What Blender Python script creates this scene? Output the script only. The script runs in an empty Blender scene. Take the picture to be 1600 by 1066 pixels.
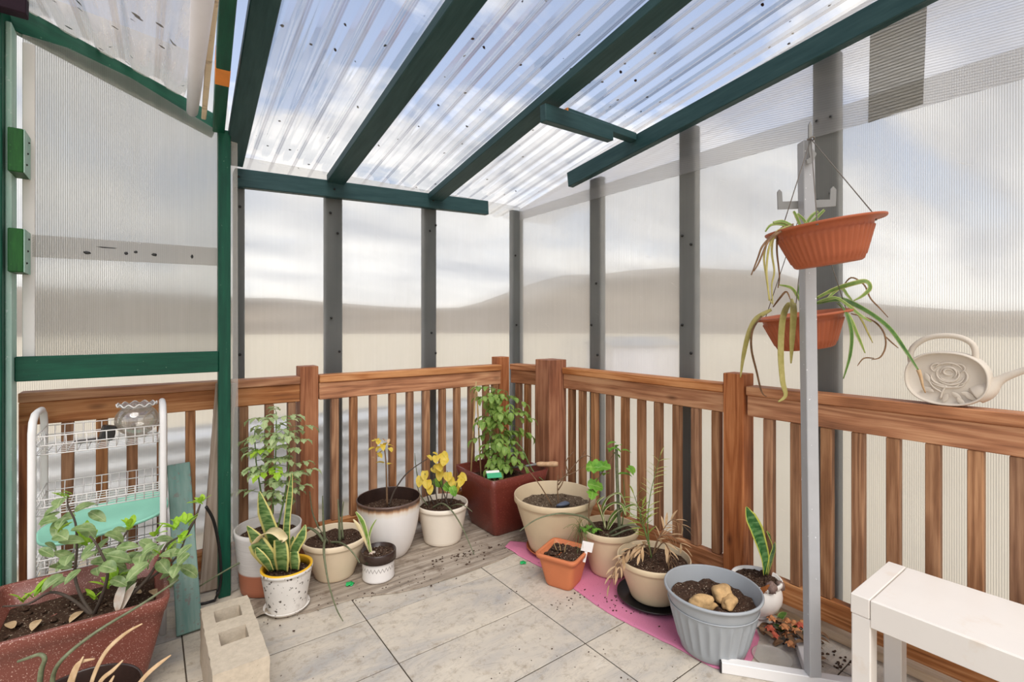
import bpy, math, random
from mathutils import Vector, Matrix, noise
R = random.Random(7)
SC = bpy.context.scene
COL = SC.collection
# ------------------------------------------------------------------ camera model (metres; +Y towards the far railing, +X to the right wall)
F, HY, HC = 765.0, 508.0, 1.2
YAW = math.atan(568 / 765)
CA, SA = math.cos(YAW), math.sin(YAW)
def ray(px, py):
    a = (px - 800) / F
    return Vector((a * CA + SA, -a * SA + CA, (HY - py) / F))
def fl(px, py, z=0.0):
    d = ray(px, py); return Vector((0, 0, HC)) + d * ((z - HC) / d.z)
def atd(px, py, dep): return Vector((0, 0, HC)) + ray(px, py) * dep
def atY(px, py, y):
    d = ray(px, py); return Vector((0, 0, HC)) + d * (y / d.y)
def atX(px, py, x):
    d = ray(px, py); return Vector((0, 0, HC)) + d * (x / d.x)
def depth(p): return SA * p[0] + CA * p[1]

# ------------------------------------------------------------------ node helpers
def lin(r, g, b):
    f = lambda c: (c / 255 / 12.92) if c / 255 <= .04045 else ((c / 255 + .055) / 1.055) ** 2.4
    return (f(r), f(g), f(b), 1)
class NT:
    def __init__(s, tree):
        s.t = tree; s.t.nodes.clear()
    def n(s, kind, **kw):
        nd = s.t.nodes.new(kind)
        for k, v in kw.items():
            if k.startswith('i_'):
                key = k[2:]
                key = int(key) if key.isdigit() else key.replace('_', ' ')
                s.set(nd.inputs[key], v)
            else: setattr(nd, k, v)
        return nd
    def set(s, sock, v):
        if isinstance(v, bpy.types.NodeSocket): s.t.links.new(v, sock)
        elif isinstance(v, bpy.types.Node): s.t.links.new(v.outputs[0], sock)
        else:
            sock.default_value = v
    def math(s, op, a, b=0.0, c=0.0, clamp=False):
        nd = s.t.nodes.new('ShaderNodeMath'); nd.operation = op; nd.use_clamp = clamp
        s.set(nd.inputs[0], a); s.set(nd.inputs[1], b); s.set(nd.inputs[2], c)
        return nd.outputs[0]
    def mix(s, fac, a, b, blend='MIX'):
        nd = s.t.nodes.new('ShaderNodeMix'); nd.data_type = 'RGBA'; nd.blend_type = blend
        s.set(nd.inputs[0], fac); s.set(nd.inputs[6], a); s.set(nd.inputs[7], b)
        return nd.outputs[2]
    def noise(s, vec, scale, detail=3, rough=.55, dist=0.0):
        nd = s.n('ShaderNodeTexNoise', i_Vector=vec, i_Scale=scale, i_Detail=detail, i_Roughness=rough, i_Distortion=dist)
        return nd.outputs[0]
    def mapv(s, vec, scale=(1, 1, 1), loc=(0, 0, 0)):
        return s.n('ShaderNodeMapping', i_Vector=vec, i_Scale=scale, i_Location=loc).outputs[0]
    def ramp(s, fac, stops, interp='LINEAR'):
        nd = s.t.nodes.new('ShaderNodeValToRGB'); s.set(nd.inputs[0], fac)
        cr = nd.color_ramp; cr.interpolation = interp
        while len(cr.elements) > 1: cr.elements.remove(cr.elements[-1])
        cr.elements[0].position = stops[0][0]; cr.elements[0].color = stops[0][1]
        for p, c in stops[1:]:
            e = cr.elements.new(p); e.color = c
        return nd.outputs[0]
    def sep(s, vec): return s.n('ShaderNodeSeparateXYZ', i_Vector=vec).outputs
    def mixs(s, fac, a, b):
        nd = s.t.nodes.new('ShaderNodeMixShader'); s.set(nd.inputs[0], fac)
        s.t.links.new(a, nd.inputs[1]); s.t.links.new(b, nd.inputs[2]); return nd.outputs[0]
    def out(s, sh):
        o = s.t.nodes.new('ShaderNodeOutputMaterial'); s.t.links.new(sh, o.inputs[0])
def newmat(name):
    m = bpy.data.materials.new(name); m.use_nodes = True
    return m, NT(m.node_tree)
def g(v): return (v, v, v, 1)
def pbsdf(t, col, rough=.6, spec=.3, bump=None, bs=.3, bd=.002, **kw):
    nd = t.n('ShaderNodeBsdfPrincipled')
    t.set(nd.inputs['Base Color'], col); t.set(nd.inputs['Roughness'], rough)
    nd.inputs['Specular IOR Level'].default_value = spec
    for k, v in kw.items(): t.set(nd.inputs[k.replace('_', ' ')], v)
    if bump is not None:
        b = t.n('ShaderNodeBump', i_Strength=bs, i_Distance=bd, i_Height=bump)
        t.t.links.new(b.outputs[0], nd.inputs['Normal'])
    return nd.outputs[0]
def objco(t): return t.n('ShaderNodeTexCoord').outputs['Object']
def uvco(t): return t.n('ShaderNodeTexCoord').outputs['UV']
def orand(t): return t.n('ShaderNodeObjectInfo').outputs['Random']

def wood(name, dark, mid, light, contrast=1.0, knots=True):
    m, t = newmat(name)
    r = orand(t)
    off = t.n('ShaderNodeCombineXYZ', i_X=t.math('MULTIPLY', r, 37.0), i_Y=t.math('MULTIPLY', r, 11.3), i_Z=t.math('MULTIPLY', r, 5.7)).outputs[0]
    co = t.n('ShaderNodeVectorMath', operation='ADD', i_0=objco(t), i_1=off).outputs[0]
    v = t.mapv(co, (.42, 9, 9))
    warp = t.noise(t.mapv(co, (1.1, 6, 6)), 1.0, 2)
    rings = t.math('SINE', t.math('MULTIPLY', t.math('ADD', t.noise(v, 1.0, 2), t.math('MULTIPLY', warp, .35)), 60.0))
    fine = t.noise(t.mapv(co, (6, 160, 160)), 1.0, 3, .7)
    fac = t.math('ADD', t.math('MULTIPLY', rings, .10 * contrast), t.math('ADD', t.math('MULTIPLY', fine, .55), .22))
    big = t.noise(t.mapv(co, (3, 6, 6)), 1.0, 3)
    fac = t.math('ADD', fac, t.math('MULTIPLY', t.math('SUBTRACT', big, .5), .55), clamp=True)
    col = t.ramp(fac, [(.12, dark), (.45, mid), (.85, light)])
    hs = t.n('ShaderNodeHueSaturation', i_Color=col, i_Value=t.math('ADD', t.math('MULTIPLY', r, .34), .86), i_Saturation=t.math('ADD', t.math('MULTIPLY', t.math('FRACT', t.math('MULTIPLY', r, 7.3)), .14), .86)).outputs[0]
    if knots:
        vo = t.n('ShaderNodeTexVoronoi', i_Vector=t.mapv(co, (3.2, 8, 8)), i_Scale=1.0)
        k = t.math('SUBTRACT', 1.0, t.math('MULTIPLY', vo.outputs['Distance'], 7.5), clamp=True)
        hs = t.mix(t.math('MULTIPLY', k, .8), hs, lin(60, 28, 14))
    t.out(pbsdf(t, hs, .58, .25, fac, .35, .002)); return m

def paint(name, col, worn, rough=.45, scale=1.0, under=None, amt=.62):
    m, t = newmat(name)
    co = t.n('ShaderNodeVectorMath', operation='ADD', i_0=objco(t), i_1=t.n('ShaderNodeCombineXYZ', i_X=t.math('MULTIPLY', orand(t), 20.0)).outputs[0]).outputs[0]
    n1 = t.noise(t.mapv(co, (3, 26, 26)), 1.6 * scale, 4, .65)
    n2 = t.noise(co, 55 * scale, 3, .7)
    c = t.mix(t.ramp(n1, [(.35, g(0)), (.8, g(1))]), col, worn)
    c = t.mix(t.ramp(n2, [(amt, g(0)), (amt + .06, g(1))]), c, under or worn)
    t.out(pbsdf(t, c, rough, .3, n1, .25, .002)); return m

def plain(name, col, rough=.5, spec=.35, var=.12, scale=14, speck=None, sthr=.66, sscale=90, bump=.15, metallic=0.0, stain=None, stthr=.6):
    m, t = newmat(name)
    co = objco(t)
    n1 = t.noise(co, scale, 4, .6)
    dk = tuple(c * (1 - var * 1.6) for c in col[:3]) + (1,)
    lt = tuple(min(1, c * (1 + var)) for c in col[:3]) + (1,)
    c = t.mix(n1, dk, lt)
    if stain:
        s = t.noise(co, 7, 5, .7)
        c = t.mix(t.ramp(s, [(stthr, g(0)), (stthr + .15, g(1))]), c, stain)
    if speck:
        s = t.noise(co, sscale, 2, .5)
        c = t.mix(t.ramp(s, [(sthr, g(0)), (sthr + .05, g(1))]), c, speck)
    t.out(pbsdf(t, c, rough, spec, n1, bump, .002, Metallic=metallic)); return m

def sheetmat(name, pitch, trans, tint, body, rib_amt=.35, scratch=.3, along='X', shine=.05, streak=.25, dark=0.0, ribdark=.22, bl=1.10):
    """ribbed twin-wall plastic: clear film with milky ribs, dust and scratches"""
    m, t = newmat(name)
    co = objco(t); s = t.sep(co)
    x = s[0] if along == 'X' else s[1]
    w = t.math('SINE', t.math('MULTIPLY', x, 2 * math.pi / pitch))
    rib = t.math('POWER', t.math('MULTIPLY', t.math('ADD', w, 1.0), .5), 3.0)
    sc = (38, 1.6, 38) if along == 'X' else (1.6, 38, 38)
    st = t.noise(t.mapv(co, sc), 1.0, 4, .7)
    cloud = t.noise(co, 2.3, 4, .6)
    scr = t.noise(t.mapv(t.n('ShaderNodeVectorRotate', i_Vector=co, i_Angle=.5, i_Axis=(0, 0, 1)).outputs[0], (9, 90, 9)), 1.0, 3, .8)
    f = t.math('ADD', 1 - trans, t.math('MULTIPLY', rib, rib_amt))
    f = t.math('ADD', f, t.math('MULTIPLY', t.math('SUBTRACT', st, .5), streak))
    f = t.math('ADD', f, t.math('MULTIPLY', t.math('SUBTRACT', cloud, .5), .22))
    f = t.math('ADD', f, t.math('MULTIPLY', t.ramp(scr, [(.66, g(0)), (.74, g(1))]), scratch * .4), clamp=True)
    tc = t.mix(rib, tint, tuple(c * (1 - ribdark) for c in tint[:3]) + (1,))  # shadow lines along the ribs are put into the tint
    tr = t.mixs(.4, t.n('ShaderNodeBsdfTransparent', i_Color=tc).outputs[0], t.n('ShaderNodeBsdfRefraction', i_Color=tc, i_Roughness=.35, i_IOR=bl).outputs[0])
    bodyc = t.mix(rib, body, tuple(c * (1 - dark) for c in body[:3]) + (1,))
    tl = t.n('ShaderNodeBsdfTranslucent', i_Color=bodyc).outputs[0]
    df = t.n('ShaderNodeBsdfDiffuse', i_Color=bodyc).outputs[0]
    gl = t.n('ShaderNodeBsdfGlossy', i_Roughness=.18).outputs[0]
    sh = t.mixs(f, tr, t.mixs(.35, tl, df))
    fr = t.n('ShaderNodeFresnel', i_IOR=1.25).outputs[0]
    t.out(t.mixs(t.math('MULTIPLY', fr, shine * 6), sh, gl)); return m

def roofmat(name, pitch, milk, dirt, holes=True):
    m, t = newmat(name)
    co = objco(t); s = t.sep(co)
    w = t.math('SINE', t.math('MULTIPLY', s[0], 2 * math.pi / pitch))
    rib = t.ramp(t.math('MULTIPLY', t.math('ADD', w, 1.0), .5), [(.90, g(0)), (.985, g(1)), (1, g(.5))])
    st = t.noise(t.mapv(co, (26, 1.5, 1)), 1.0, 4, .75)
    sp = t.n('ShaderNodeTexVoronoi', i_Vector=t.mapv(co, (1, .8, 1)), i_Scale=5.5)
    spn = t.math('ADD', sp.outputs['Distance'], t.math('MULTIPLY', t.noise(co, 45, 2), .12))
    hole = t.ramp(spn, [(.17, g(1)), (.18, g(0))])
    sel = t.ramp(t.n('ShaderNodeSeparateColor', i_Color=sp.outputs['Color']).outputs[0], [(.62, g(0)), (.63, g(1))])
    sp2 = t.n('ShaderNodeTexVoronoi', i_Vector=co, i_Scale=13.0)
    speck = t.ramp(t.math('ADD', sp2.outputs['Distance'], t.math('MULTIPLY', t.noise(co, 120, 2), .1)), [(.11 + dirt * .07, g(1)), (.14 + dirt * .07, g(0))])
    f = t.math('ADD', milk, t.math('MULTIPLY', rib, .14))
    f = t.math('ADD', f, t.math('MULTIPLY', t.math('SUBTRACT', st, .5), .2 + dirt * .7))
    if holes: f = t.math('MULTIPLY', f, t.math('SUBTRACT', 1.0, t.math('MULTIPLY', hole, sel)))
    f = t.math('MAXIMUM', f, 0.0, clamp=True)
    tr = t.n('ShaderNodeBsdfTransparent', i_Color=t.mix(rib, (.97, .97, .98, 1), (.50, .50, .55, 1))).outputs[0]  # dark refraction lines of the corrugation are drawn in the tint
    body = lin(238, 236, 232) if dirt < .3 else lin(212, 198, 182)
    tl = t.mixs(.3, t.n('ShaderNodeBsdfTranslucent', i_Color=body).outputs[0], t.n('ShaderNodeBsdfDiffuse', i_Color=body).outputs[0])
    sh = t.mixs(f, tr, tl)
    dk = t.n('ShaderNodeBsdfDiffuse', i_Color=lin(48, 32, 24)).outputs[0]
    sh = t.mixs(speck, sh, dk)
    gl = t.n('ShaderNodeBsdfGlossy', i_Roughness=.12).outputs[0]
    t.out(t.mixs(t.math('MULTIPLY', t.n('ShaderNodeFresnel', i_IOR=1.3).outputs[0], .35), sh, gl)); return m

def leafmat(name, c1, c2, vein=None, edge=None, ew=.14, trans=.35, band=None, rough=.45):
    m, t = newmat(name)
    u = t.sep(uvco(t)); co = objco(t)
    n1 = t.noise(co, 38, 3, .6)
    c = t.mix(t.ramp(n1, [(.3, g(0)), (.7, g(1))]), c1, c2)
    if band is not None:
        b = t.noise(t.mapv(co, (14, 14, 75)), 1.0, 2, .6)
        c = t.mix(t.ramp(b, [(.46, g(0)), (.6, g(1))]), c, band)
    du = t.math('ABSOLUTE', t.math('SUBTRACT', u[0], .5))
    if vein is not None: c = t.mix(t.ramp(du, [(.0, g(.7)), (.06, g(0))]), c, vein)
    if edge is not None: c = t.mix(t.ramp(du, [(.5 - ew, g(0)), (.5 - ew * .6, g(1))]), c, edge)
    p = pbsdf(t, c, rough, .3)
    tl = t.n('ShaderNodeBsdfTranslucent', i_Color=c).outputs[0]
    t.out(t.mixs(trans, p, tl)); return m

# ------------------------------------------------------------------ mesh helpers
WM = {}
def meta(o, label=None, cat=None, group=None, kind=None):
    if label: o['label'] = label
    if cat: o['category'] = cat
    if group: o['group'] = group
    if kind: o['kind'] = kind
    return o
def thing(name, label, cat, loc, group=None):
    o = bpy.data.objects.new(name, None); COL.objects.link(o)
    o.empty_display_size = .05; o.location = loc
    WM[o.name] = Matrix.Translation(Vector(loc))
    return meta(o, label, cat, group)
def put(o, parent, M):
    if parent is not None:
        o.parent = parent
        o.matrix_basis = WM[parent.name].inverted() @ M
    else: o.matrix_basis = M
    WM[o.name] = M
    return o
class MB:
    def __init__(s): s.v, s.f, s.uv, s.mi = [], [], [], []
    def vert(s, p, uv=(0, 0)):
        s.v.append(tuple(p)); s.uv.append(uv); return len(s.v) - 1
    def face(s, *ix, mi=0): s.f.append(ix); s.mi.append(mi)
    def build(s, name, mats, parent=None, M=None, smooth=True, local=False):
        """vertices are in world space unless local; M is the object's frame"""
        if M is None: M = WM[parent.name] if parent is not None else Matrix.Identity(4)
        inv = M.inverted()
        vs = s.v if local else [tuple(inv @ Vector(p)) for p in s.v]
        me = bpy.data.meshes.new(name); me.from_pydata(vs, [], s.f)
        uvl = me.uv_layers.new(name='UVMap')
        for lp in me.loops: uvl.data[lp.index].uv = s.uv[lp.vertex_index]
        for m in (mats if isinstance(mats, (list, tuple)) else [mats]): me.materials.append(m)
        for p, k in zip(me.polygons, s.mi): p.material_index = k; p.use_smooth = smooth
        me.update()
        o = bpy.data.objects.new(name, me); COL.objects.link(o)
        return put(o, parent, M)
    # shapes
    def box(s, lo, hi, b=0.0, mi=0, M=None):
        x0, y0, z0 = lo; x1, y1, z1 = hi
        b = min(b, (x1 - x0) * .3, (y1 - y0) * .3, (z1 - z0) * .3)
        M = M or Matrix.Identity(4)
        if b <= 0:
            q = [s.vert(M @ Vector(p)) for p in [(x0, y0, z0), (x1, y0, z0), (x1, y1, z0), (x0, y1, z0), (x0, y0, z1), (x1, y0, z1), (x1, y1, z1), (x0, y1, z1)]]
            for f in [(3, 2, 1, 0), (4, 5, 6, 7), (0, 1, 5, 4), (1, 2, 6, 5), (2, 3, 7, 6), (3, 0, 4, 7)]: s.face(*[q[i] for i in f], mi=mi)
            return
        q = {}
        for i, xs in enumerate((x0, x1)):
            for j, ys in enumerate((y0, y1)):
                for k, zs in enumerate((z0, z1)):
                    sx, sy, sz = (1, -1)[i], (1, -1)[j], (1, -1)[k]
                    q[i, j, k, 0] = s.vert(M @ Vector((xs, ys + sy * b, zs + sz * b)))
                    q[i, j, k, 1] = s.vert(M @ Vector((xs + sx * b, ys, zs + sz * b)))
                    q[i, j, k, 2] = s.vert(M @ Vector((xs + sx * b, ys + sy * b, zs)))
        def F(ids, flip): s.face(*(ids[::-1] if flip else ids), mi=mi)
        for i in (0, 1): F([q[i, 0, 0, 0], q[i, 1, 0, 0], q[i, 1, 1, 0], q[i, 0, 1, 0]], i == 0)
        for j in (0, 1): F([q[0, j, 0, 1], q[1, j, 0, 1], q[1, j, 1, 1], q[0, j, 1, 1]], j == 1)
        for k in (0, 1): F([q[0, 0, k, 2], q[1, 0, k, 2], q[1, 1, k, 2], q[0, 1, k, 2]], k == 0)
        for i in (0, 1):
            for j in (0, 1): F([q[i, j, 0, 0], q[i, j, 1, 0], q[i, j, 1, 1], q[i, j, 0, 1]], (i + j) % 2 == 0)
        for i in (0, 1):
            for k in (0, 1): F([q[i, 0, k, 0], q[i, 1, k, 0], q[i, 1, k, 2], q[i, 0, k, 2]], (i + k) % 2 == 1)
        for j in (0, 1):
            for k in (0, 1): F([q[0, j, k, 1], q[1, j, k, 1], q[1, j, k, 2], q[0, j, k, 2]], (j + k) % 2 == 0)
        for i in (0, 1):
            for j in (0, 1):
                for k in (0, 1): F([q[i, j, k, 0], q[i, j, k, 1], q[i, j, k, 2]], (i + j + k) % 2 == 0)
    def tube(s, pts, r, seg=8, cap=True, mi=0):
        pts = [Vector(p) for p in pts]; n = len(pts)
        rr = r if isinstance(r, (list, tuple)) else [r] * n
        up = None; prev = None
        for i, p in enumerate(pts):
            d = (pts[min(i + 1, n - 1)] - pts[max(i - 1, 0)]).normalized()
            if up is None:
                up = d.orthogonal().normalized()
            else:
                up = (up - d * up.dot(d))
                up = up.normalized() if up.length > 1e-6 else d.orthogonal().normalized()
            w = d.cross(up)
            ring = [s.vert(p + (up * math.cos(2 * math.pi * k / seg) + w * math.sin(2 * math.pi * k / seg)) * rr[i], (k / seg, i / max(1, n - 1))) for k in range(seg)]
            if prev:
                for k in range(seg): s.face(prev[k], prev[(k + 1) % seg], ring[(k + 1) % seg], ring[k], mi=mi)
            elif cap: s.face(*ring[::-1], mi=mi)
            prev = ring
        if cap: s.face(*prev, mi=mi)
    def lathe(s, c, prof, seg=48, mod=None, M=None, mi=None):
        """prof: list of (r, z); mod(theta, r, z, i) -> r"""
        M = M or Matrix.Translation(Vector(c)); prev = None
        for i, (r, z) in enumerate(prof):
            if r < 1e-6: ring = [s.vert(M @ Vector((0, 0, z)), (.5, i / len(prof)))]
            else:
                ring = []
                for k in range(seg):
                    th = 2 * math.pi * k / seg
                    q = mod(th, r, z, i) if mod else r
                    zz = z
                    if isinstance(q, tuple): q, zz = q
                    ring.append(s.vert(M @ Vector((q * math.cos(th), q * math.sin(th), zz)), (k / seg, i / len(prof))))
            if prev:
                mm = mi[i] if mi else 0
                for k in range(seg):
                    a, b = k, (k + 1) % seg
                    if len(prev) == 1 and len(ring) == 1: continue
                    if len(prev) == 1: s.face(prev[0], ring[b], ring[a], mi=mm)
                    elif len(ring) == 1: s.face(prev[a], prev[b], ring[0], mi=mm)
                    else: s.face(prev[a], prev[b], ring[b], ring[a], mi=mm)
            prev = ring
    def ribbon(s, pts, ws, nh=(0, 0, 1), fold=.25, mi=0, twist=0.0):
        pts = [Vector(p) for p in pts]; n = len(pts); prev = None; nh = Vector(nh)
        for i, p in enumerate(pts):
            d = (pts[min(i + 1, n - 1)] - pts[max(i - 1, 0)]).normalized()
            side = d.cross(nh)
            side = side.normalized() if side.length > 1e-4 else d.orthogonal().normalized()
            if twist: side = Matrix.Rotation(twist * i / max(1, n - 1), 3, d) @ side
            nn = side.cross(d).normalized()
            w = ws[i] if isinstance(ws, (list, tuple)) else ws * (math.sin(math.pi * (.08 + .92 * i / (n - 1))) ** .7 if i < n - 1 else .05)
            t = i / max(1, n - 1)
            row = [s.vert(p - side * w * .5 + nn * w * fold * .5, (0, t)), s.vert(p, (.5, t)), s.vert(p + side * w * .5 + nn * w * fold * .5, (1, t))]
            if prev:
                for k in (0, 1): s.face(prev[k], prev[k + 1], row[k + 1], row[k], mi=mi)
            prev = row
    def leaf(s, base, d, L, W, up=(0, 0, 1), bend=.6, fold=.25, n=6, shape='ovate', mi=0, lobes=False):
        d = Vector(d).normalized(); up = Vector(up)
        side = d.cross(up)
        side = side.normalized() if side.length > 1e-3 else d.orthogonal().normalized()
        p = Vector(base); st = L / n; prev = None
        for i in range(n + 1):
            t = i / n
            if shape == 'ovate': w = W * (math.sin(math.pi * min(1, t * .92 + .06)) ** .75) * (1 - .25 * t)
            elif shape == 'heart': w = W * math.sin(math.pi * min(1, .22 + t * .78)) ** .8
            elif shape == 'lance': w = W * (math.sin(math.pi * (t * .9 + .08)) ** .9)
            else: w = W * (math.sin(math.pi * (t * .88 + .1)) ** .6)
            if i == n: w *= .15
            nn = side.cross(d).normalized()
            if lobes and 0 < i < n: w *= 1.15 if i % 2 else .72
            row = [s.vert(p - side * w * .5 + nn * w * fold * .5, (0, t)), s.vert(p, (.5, t)), s.vert(p + side * w * .5 + nn * w * fold * .5, (1, t))]
            if prev:
                for k in (0, 1): s.face(prev[k], prev[k + 1], row[k + 1], row[k], mi=mi)
            prev = row
            d = (Matrix.Rotation(-bend / n, 3, side) @ d).normalized()
            p = p + d * st
    def blob(s, c, rad, seg=12, rings=8, amp=.0, freq=20, mi=0, M=None):
        rad = Vector(rad) if not isinstance(rad, (int, float)) else Vector((rad,) * 3)
        M3 = M or Matrix.Identity(3); c = Vector(c); prev = None
        for i in range(rings + 1):
            ph = math.pi * i / rings
            cnt = 1 if i in (0, rings) else seg
            ring = []
            for k in range(cnt):
                th = 2 * math.pi * k / seg
                v = Vector((math.sin(ph) * math.cos(th), math.sin(ph) * math.sin(th), math.cos(ph)))
                q = 1 + (amp * noise.noise((c + v * .05) * freq) if amp else 0)
                ring.append(s.vert(c + M3 @ Vector((v.x * rad.x * q, v.y * rad.y * q, v.z * rad.z * q)), (k / seg, i / rings)))
            if prev:
                for k in range(seg):
                    b = (k + 1) % seg
                    if len(prev) == 1: s.face(prev[0], ring[k], ring[b], mi=mi)
                    elif len(ring) == 1: s.face(prev[k], ring[0], prev[b], mi=mi)
                    else: s.face(prev[k], ring[k], ring[b], prev[b], mi=mi)
            prev = ring

def frame(p0, p1, up=(0, 0, 1)):
    x = (Vector(p1) - Vector(p0)); L = x.length; x = x.normalized()
    y = Vector(up).cross(x).normalized(); z = x.cross(y)
    M = Matrix((x, y, z)).transposed().to_4x4(); M.translation = Vector(p0)
    return M, L
def board(name, p0, p1, w, h, m, parent=None, up=(0, 0, 1), b=.003, center=True, label=None, cat=None, group=None, kind=None):
    """timber from p0 to p1 (its axis); w is across, h along up"""
    M, L = frame(p0, p1, up)
    mb = MB(); mb.box((0, -w / 2, -h / 2), (L, w / 2, h / 2), b)
    o = mb.build(name, m, parent, M, smooth=False, local=True)
    return meta(o, label, cat, group, kind)
def vboard(name, x0, x1, y0, y1, z0, z1, m, parent=None, **kw):
    """upright timber filling the box, grain running up"""
    M = Matrix(((0, 1, 0, 0), (0, 0, 1, 0), (1, 0, 0, 0), (0, 0, 0, 1))); M.translation = Vector(((x0 + x1) / 2, (y0 + y1) / 2, z0))
    mb = MB(); mb.box((0, -(x1 - x0) / 2, -(y1 - y0) / 2), (z1 - z0, (x1 - x0) / 2, (y1 - y0) / 2), .003)
    o = mb.build(name, m, parent, M, smooth=False, local=True)
    return meta(o, **kw)
def sheet(name, corners, xaxis, th, m, parent=None, **kw):
    cs = [Vector(c) for c in corners]
    x = Vector(xaxis).normalized(); nrm = (cs[1] - cs[0]).cross(cs[-1] - cs[0]).normalized()
    x = (x - nrm * x.dot(nrm)).normalized(); y = nrm.cross(x).normalized()
    M = Matrix((x, y, nrm)).transposed().to_4x4(); M.translation = cs[0]
    mb = MB(); n = len(cs)
    a = [mb.vert(c - nrm * th / 2) for c in cs]; b = [mb.vert(c + nrm * th / 2) for c in cs]
    mb.face(*a[::-1]); mb.face(*b)
    for i in range(n): mb.face(a[i], a[(i + 1) % n], b[(i + 1) % n], b[i])
    o = mb.build(name, m, parent, M, smooth=False)
    return meta(o, **kw)
def smoothpath(pts, sub=4):
    pts = [Vector(p) for p in pts]; out = []
    for i in range(len(pts) - 1):
        p0 = pts[max(0, i - 1)]; p1 = pts[i]; p2 = pts[i + 1]; p3 = pts[min(len(pts) - 1, i + 2)]
        for k in range(sub):
            t = k / sub
            out.append(.5 * ((2 * p1) + (p2 - p0) * t + (2 * p0 - 5 * p1 + 4 * p2 - p3) * t * t + (3 * p1 - p0 - 3 * p2 + p3) * t ** 3))
    out.append(pts[-1]); return out
def rv(a=1.0): return Vector((R.uniform(-a, a), R.uniform(-a, a), R.uniform(-a, a)))

# ------------------------------------------------------------------ materials
WOOD = wood('stained_wood', lin(84, 44, 20), lin(168, 104, 56), lin(218, 160, 106))
WOODP = wood('post_wood', lin(80, 38, 18), lin(148, 84, 44), lin(194, 128, 80))
WOODB = wood('baluster_wood', lin(78, 46, 26), lin(142, 94, 57), lin(196, 144, 98), knots=False)  # base colour darkened to carry the balusters' backlit shade
WOODL = wood('pale_sill_wood', lin(150, 120, 90), lin(205, 176, 142), lin(232, 210, 182), .8)
WOODG = wood('weathered_wood', lin(92, 74, 62), lin(150, 130, 112), lin(186, 170, 154), .8)
STICK = plain('bamboo', lin(205, 170, 120), .6, var=.25)
HANDLE = wood('handle_wood', lin(150, 104, 66), lin(212, 164, 116), lin(232, 196, 154), .7, knots=False)
GREEN = paint('green_paint', lin(2, 64, 48), lin(14, 88, 64), .42, amt=.70, under=lin(150, 190, 160))
GREEND = paint('green_paint_bright', lin(8, 60, 22), lin(34, 98, 34), .5)
BEAM = paint('teal_beam_paint', lin(30, 60, 62), lin(52, 80, 80), .5, amt=.73, under=lin(26, 44, 44))
STUDM = paint('stud_paint', lin(34, 46, 46), lin(66, 74, 74), .6)
TEALB = paint('worn_teal_paint', lin(96, 130, 120), lin(136, 154, 142), .6, .8, under=lin(118, 118, 110), amt=.58)
MINTSIDE = paint('pale_green_side', lin(150, 190, 174), lin(196, 214, 206), .6)  # paler green, only on the right-hand faces of corner post and blocks
ORANGEW = plain('bare_orange_wood', lin(226, 138, 60), .7, var=.2)
WHITEP = plain('white_enamel', lin(228, 224, 220), .35, var=.03, bump=.02)
BENCHM = plain('white_bench_paint', lin(228, 220, 210), .42, var=.035, stain=lin(222, 208, 192), stthr=.62, bump=.03, scale=6)
GREYMET = plain('grey_painted_metal', lin(170, 169, 169), .38, .5, var=.08, speck=lin(236, 236, 236), sthr=.72, bump=.05)
GREYDK = plain('grey_hook_metal', lin(138, 136, 132), .45, .5, var=.12)
STRINGM = plain('grey_string', lin(120, 112, 104), .8)
DIRT = plain('soil', lin(72, 54, 43), .95, .1, var=.9, scale=95, speck=lin(206, 188, 164), sthr=.655, sscale=190, bump=1.0)
DIRTG = plain('grey_soil', lin(104, 88, 72), .95, .1, var=.6, scale=110, speck=lin(206, 190, 164), sthr=.64, sscale=160, bump=1.0)
CREAM = plain('cream_plastic', lin(228, 208, 178), .42, .35, var=.05, stain=lin(190, 160, 124), stthr=.70, bump=.03)
CREAMD = plain('beige_plastic', lin(214, 192, 158), .45, .35, var=.06, stain=lin(176, 148, 108), stthr=.68, bump=.03)
CREAMW = plain('offwhite_plastic', lin(236, 224, 206), .42, .35, var=.04, stain=lin(206, 184, 156), stthr=.72, bump=.03)
WHITEC = plain('white_ceramic', lin(238, 232, 224), .3, .5, var=.04, bump=.03)
STAINC = plain('mottled_white_ceramic', lin(228, 222, 214), .5, .4, var=.1, speck=lin(84, 74, 66), sthr=.635, sscale=60, stain=lin(166, 158, 148), stthr=.6)
def banded(name, c1, c2, zsplit, stripes=0.0, rough=.5):
    m, t = newmat(name); z = t.sep(objco(t))[2]
    c = t.mix(t.ramp(t.math('MULTIPLY', z, 1.0), [(zsplit - .002, g(0)), (zsplit + .002, g(1))]), c1, c2)
    n = t.noise(t.mapv(objco(t), (9, 9, 150)), 1.0, 3)
    c = t.mix(t.math('MULTIPLY', n, stripes), c, lin(120, 96, 80))
    t.out(pbsdf(t, c, rough, .35, n, .25, .003)); return m
TERRAW = banded('white_over_terracotta', lin(184, 110, 80), lin(232, 226, 220), .098, .35)
def glaze(H):
    m, t = newmat('white_glaze_brown_rim'); z = t.sep(objco(t))[2]
    drip = t.noise(t.mapv(objco(t), (60, 60, 3)), 1.0, 3, .7)
    zz = t.math('SUBTRACT', t.math('ADD', z, t.math('MULTIPLY', t.math('SUBTRACT', drip, .5), .03)), H - .06)
    c = t.ramp(zz, [(.0, lin(232, 226, 220)), (.022, lin(226, 212, 194)), (.034, lin(190, 140, 96)), (.044, lin(92, 54, 36)), (.07, lin(66, 42, 32))])
    t.out(pbsdf(t, t.mix(t.math('MULTIPLY', drip, .2), c, lin(206, 196, 186)), .3, .5)); return m
DARKGL = plain('dark_brown_glaze', lin(58, 42, 36), .25, .5, var=.35)
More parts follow.
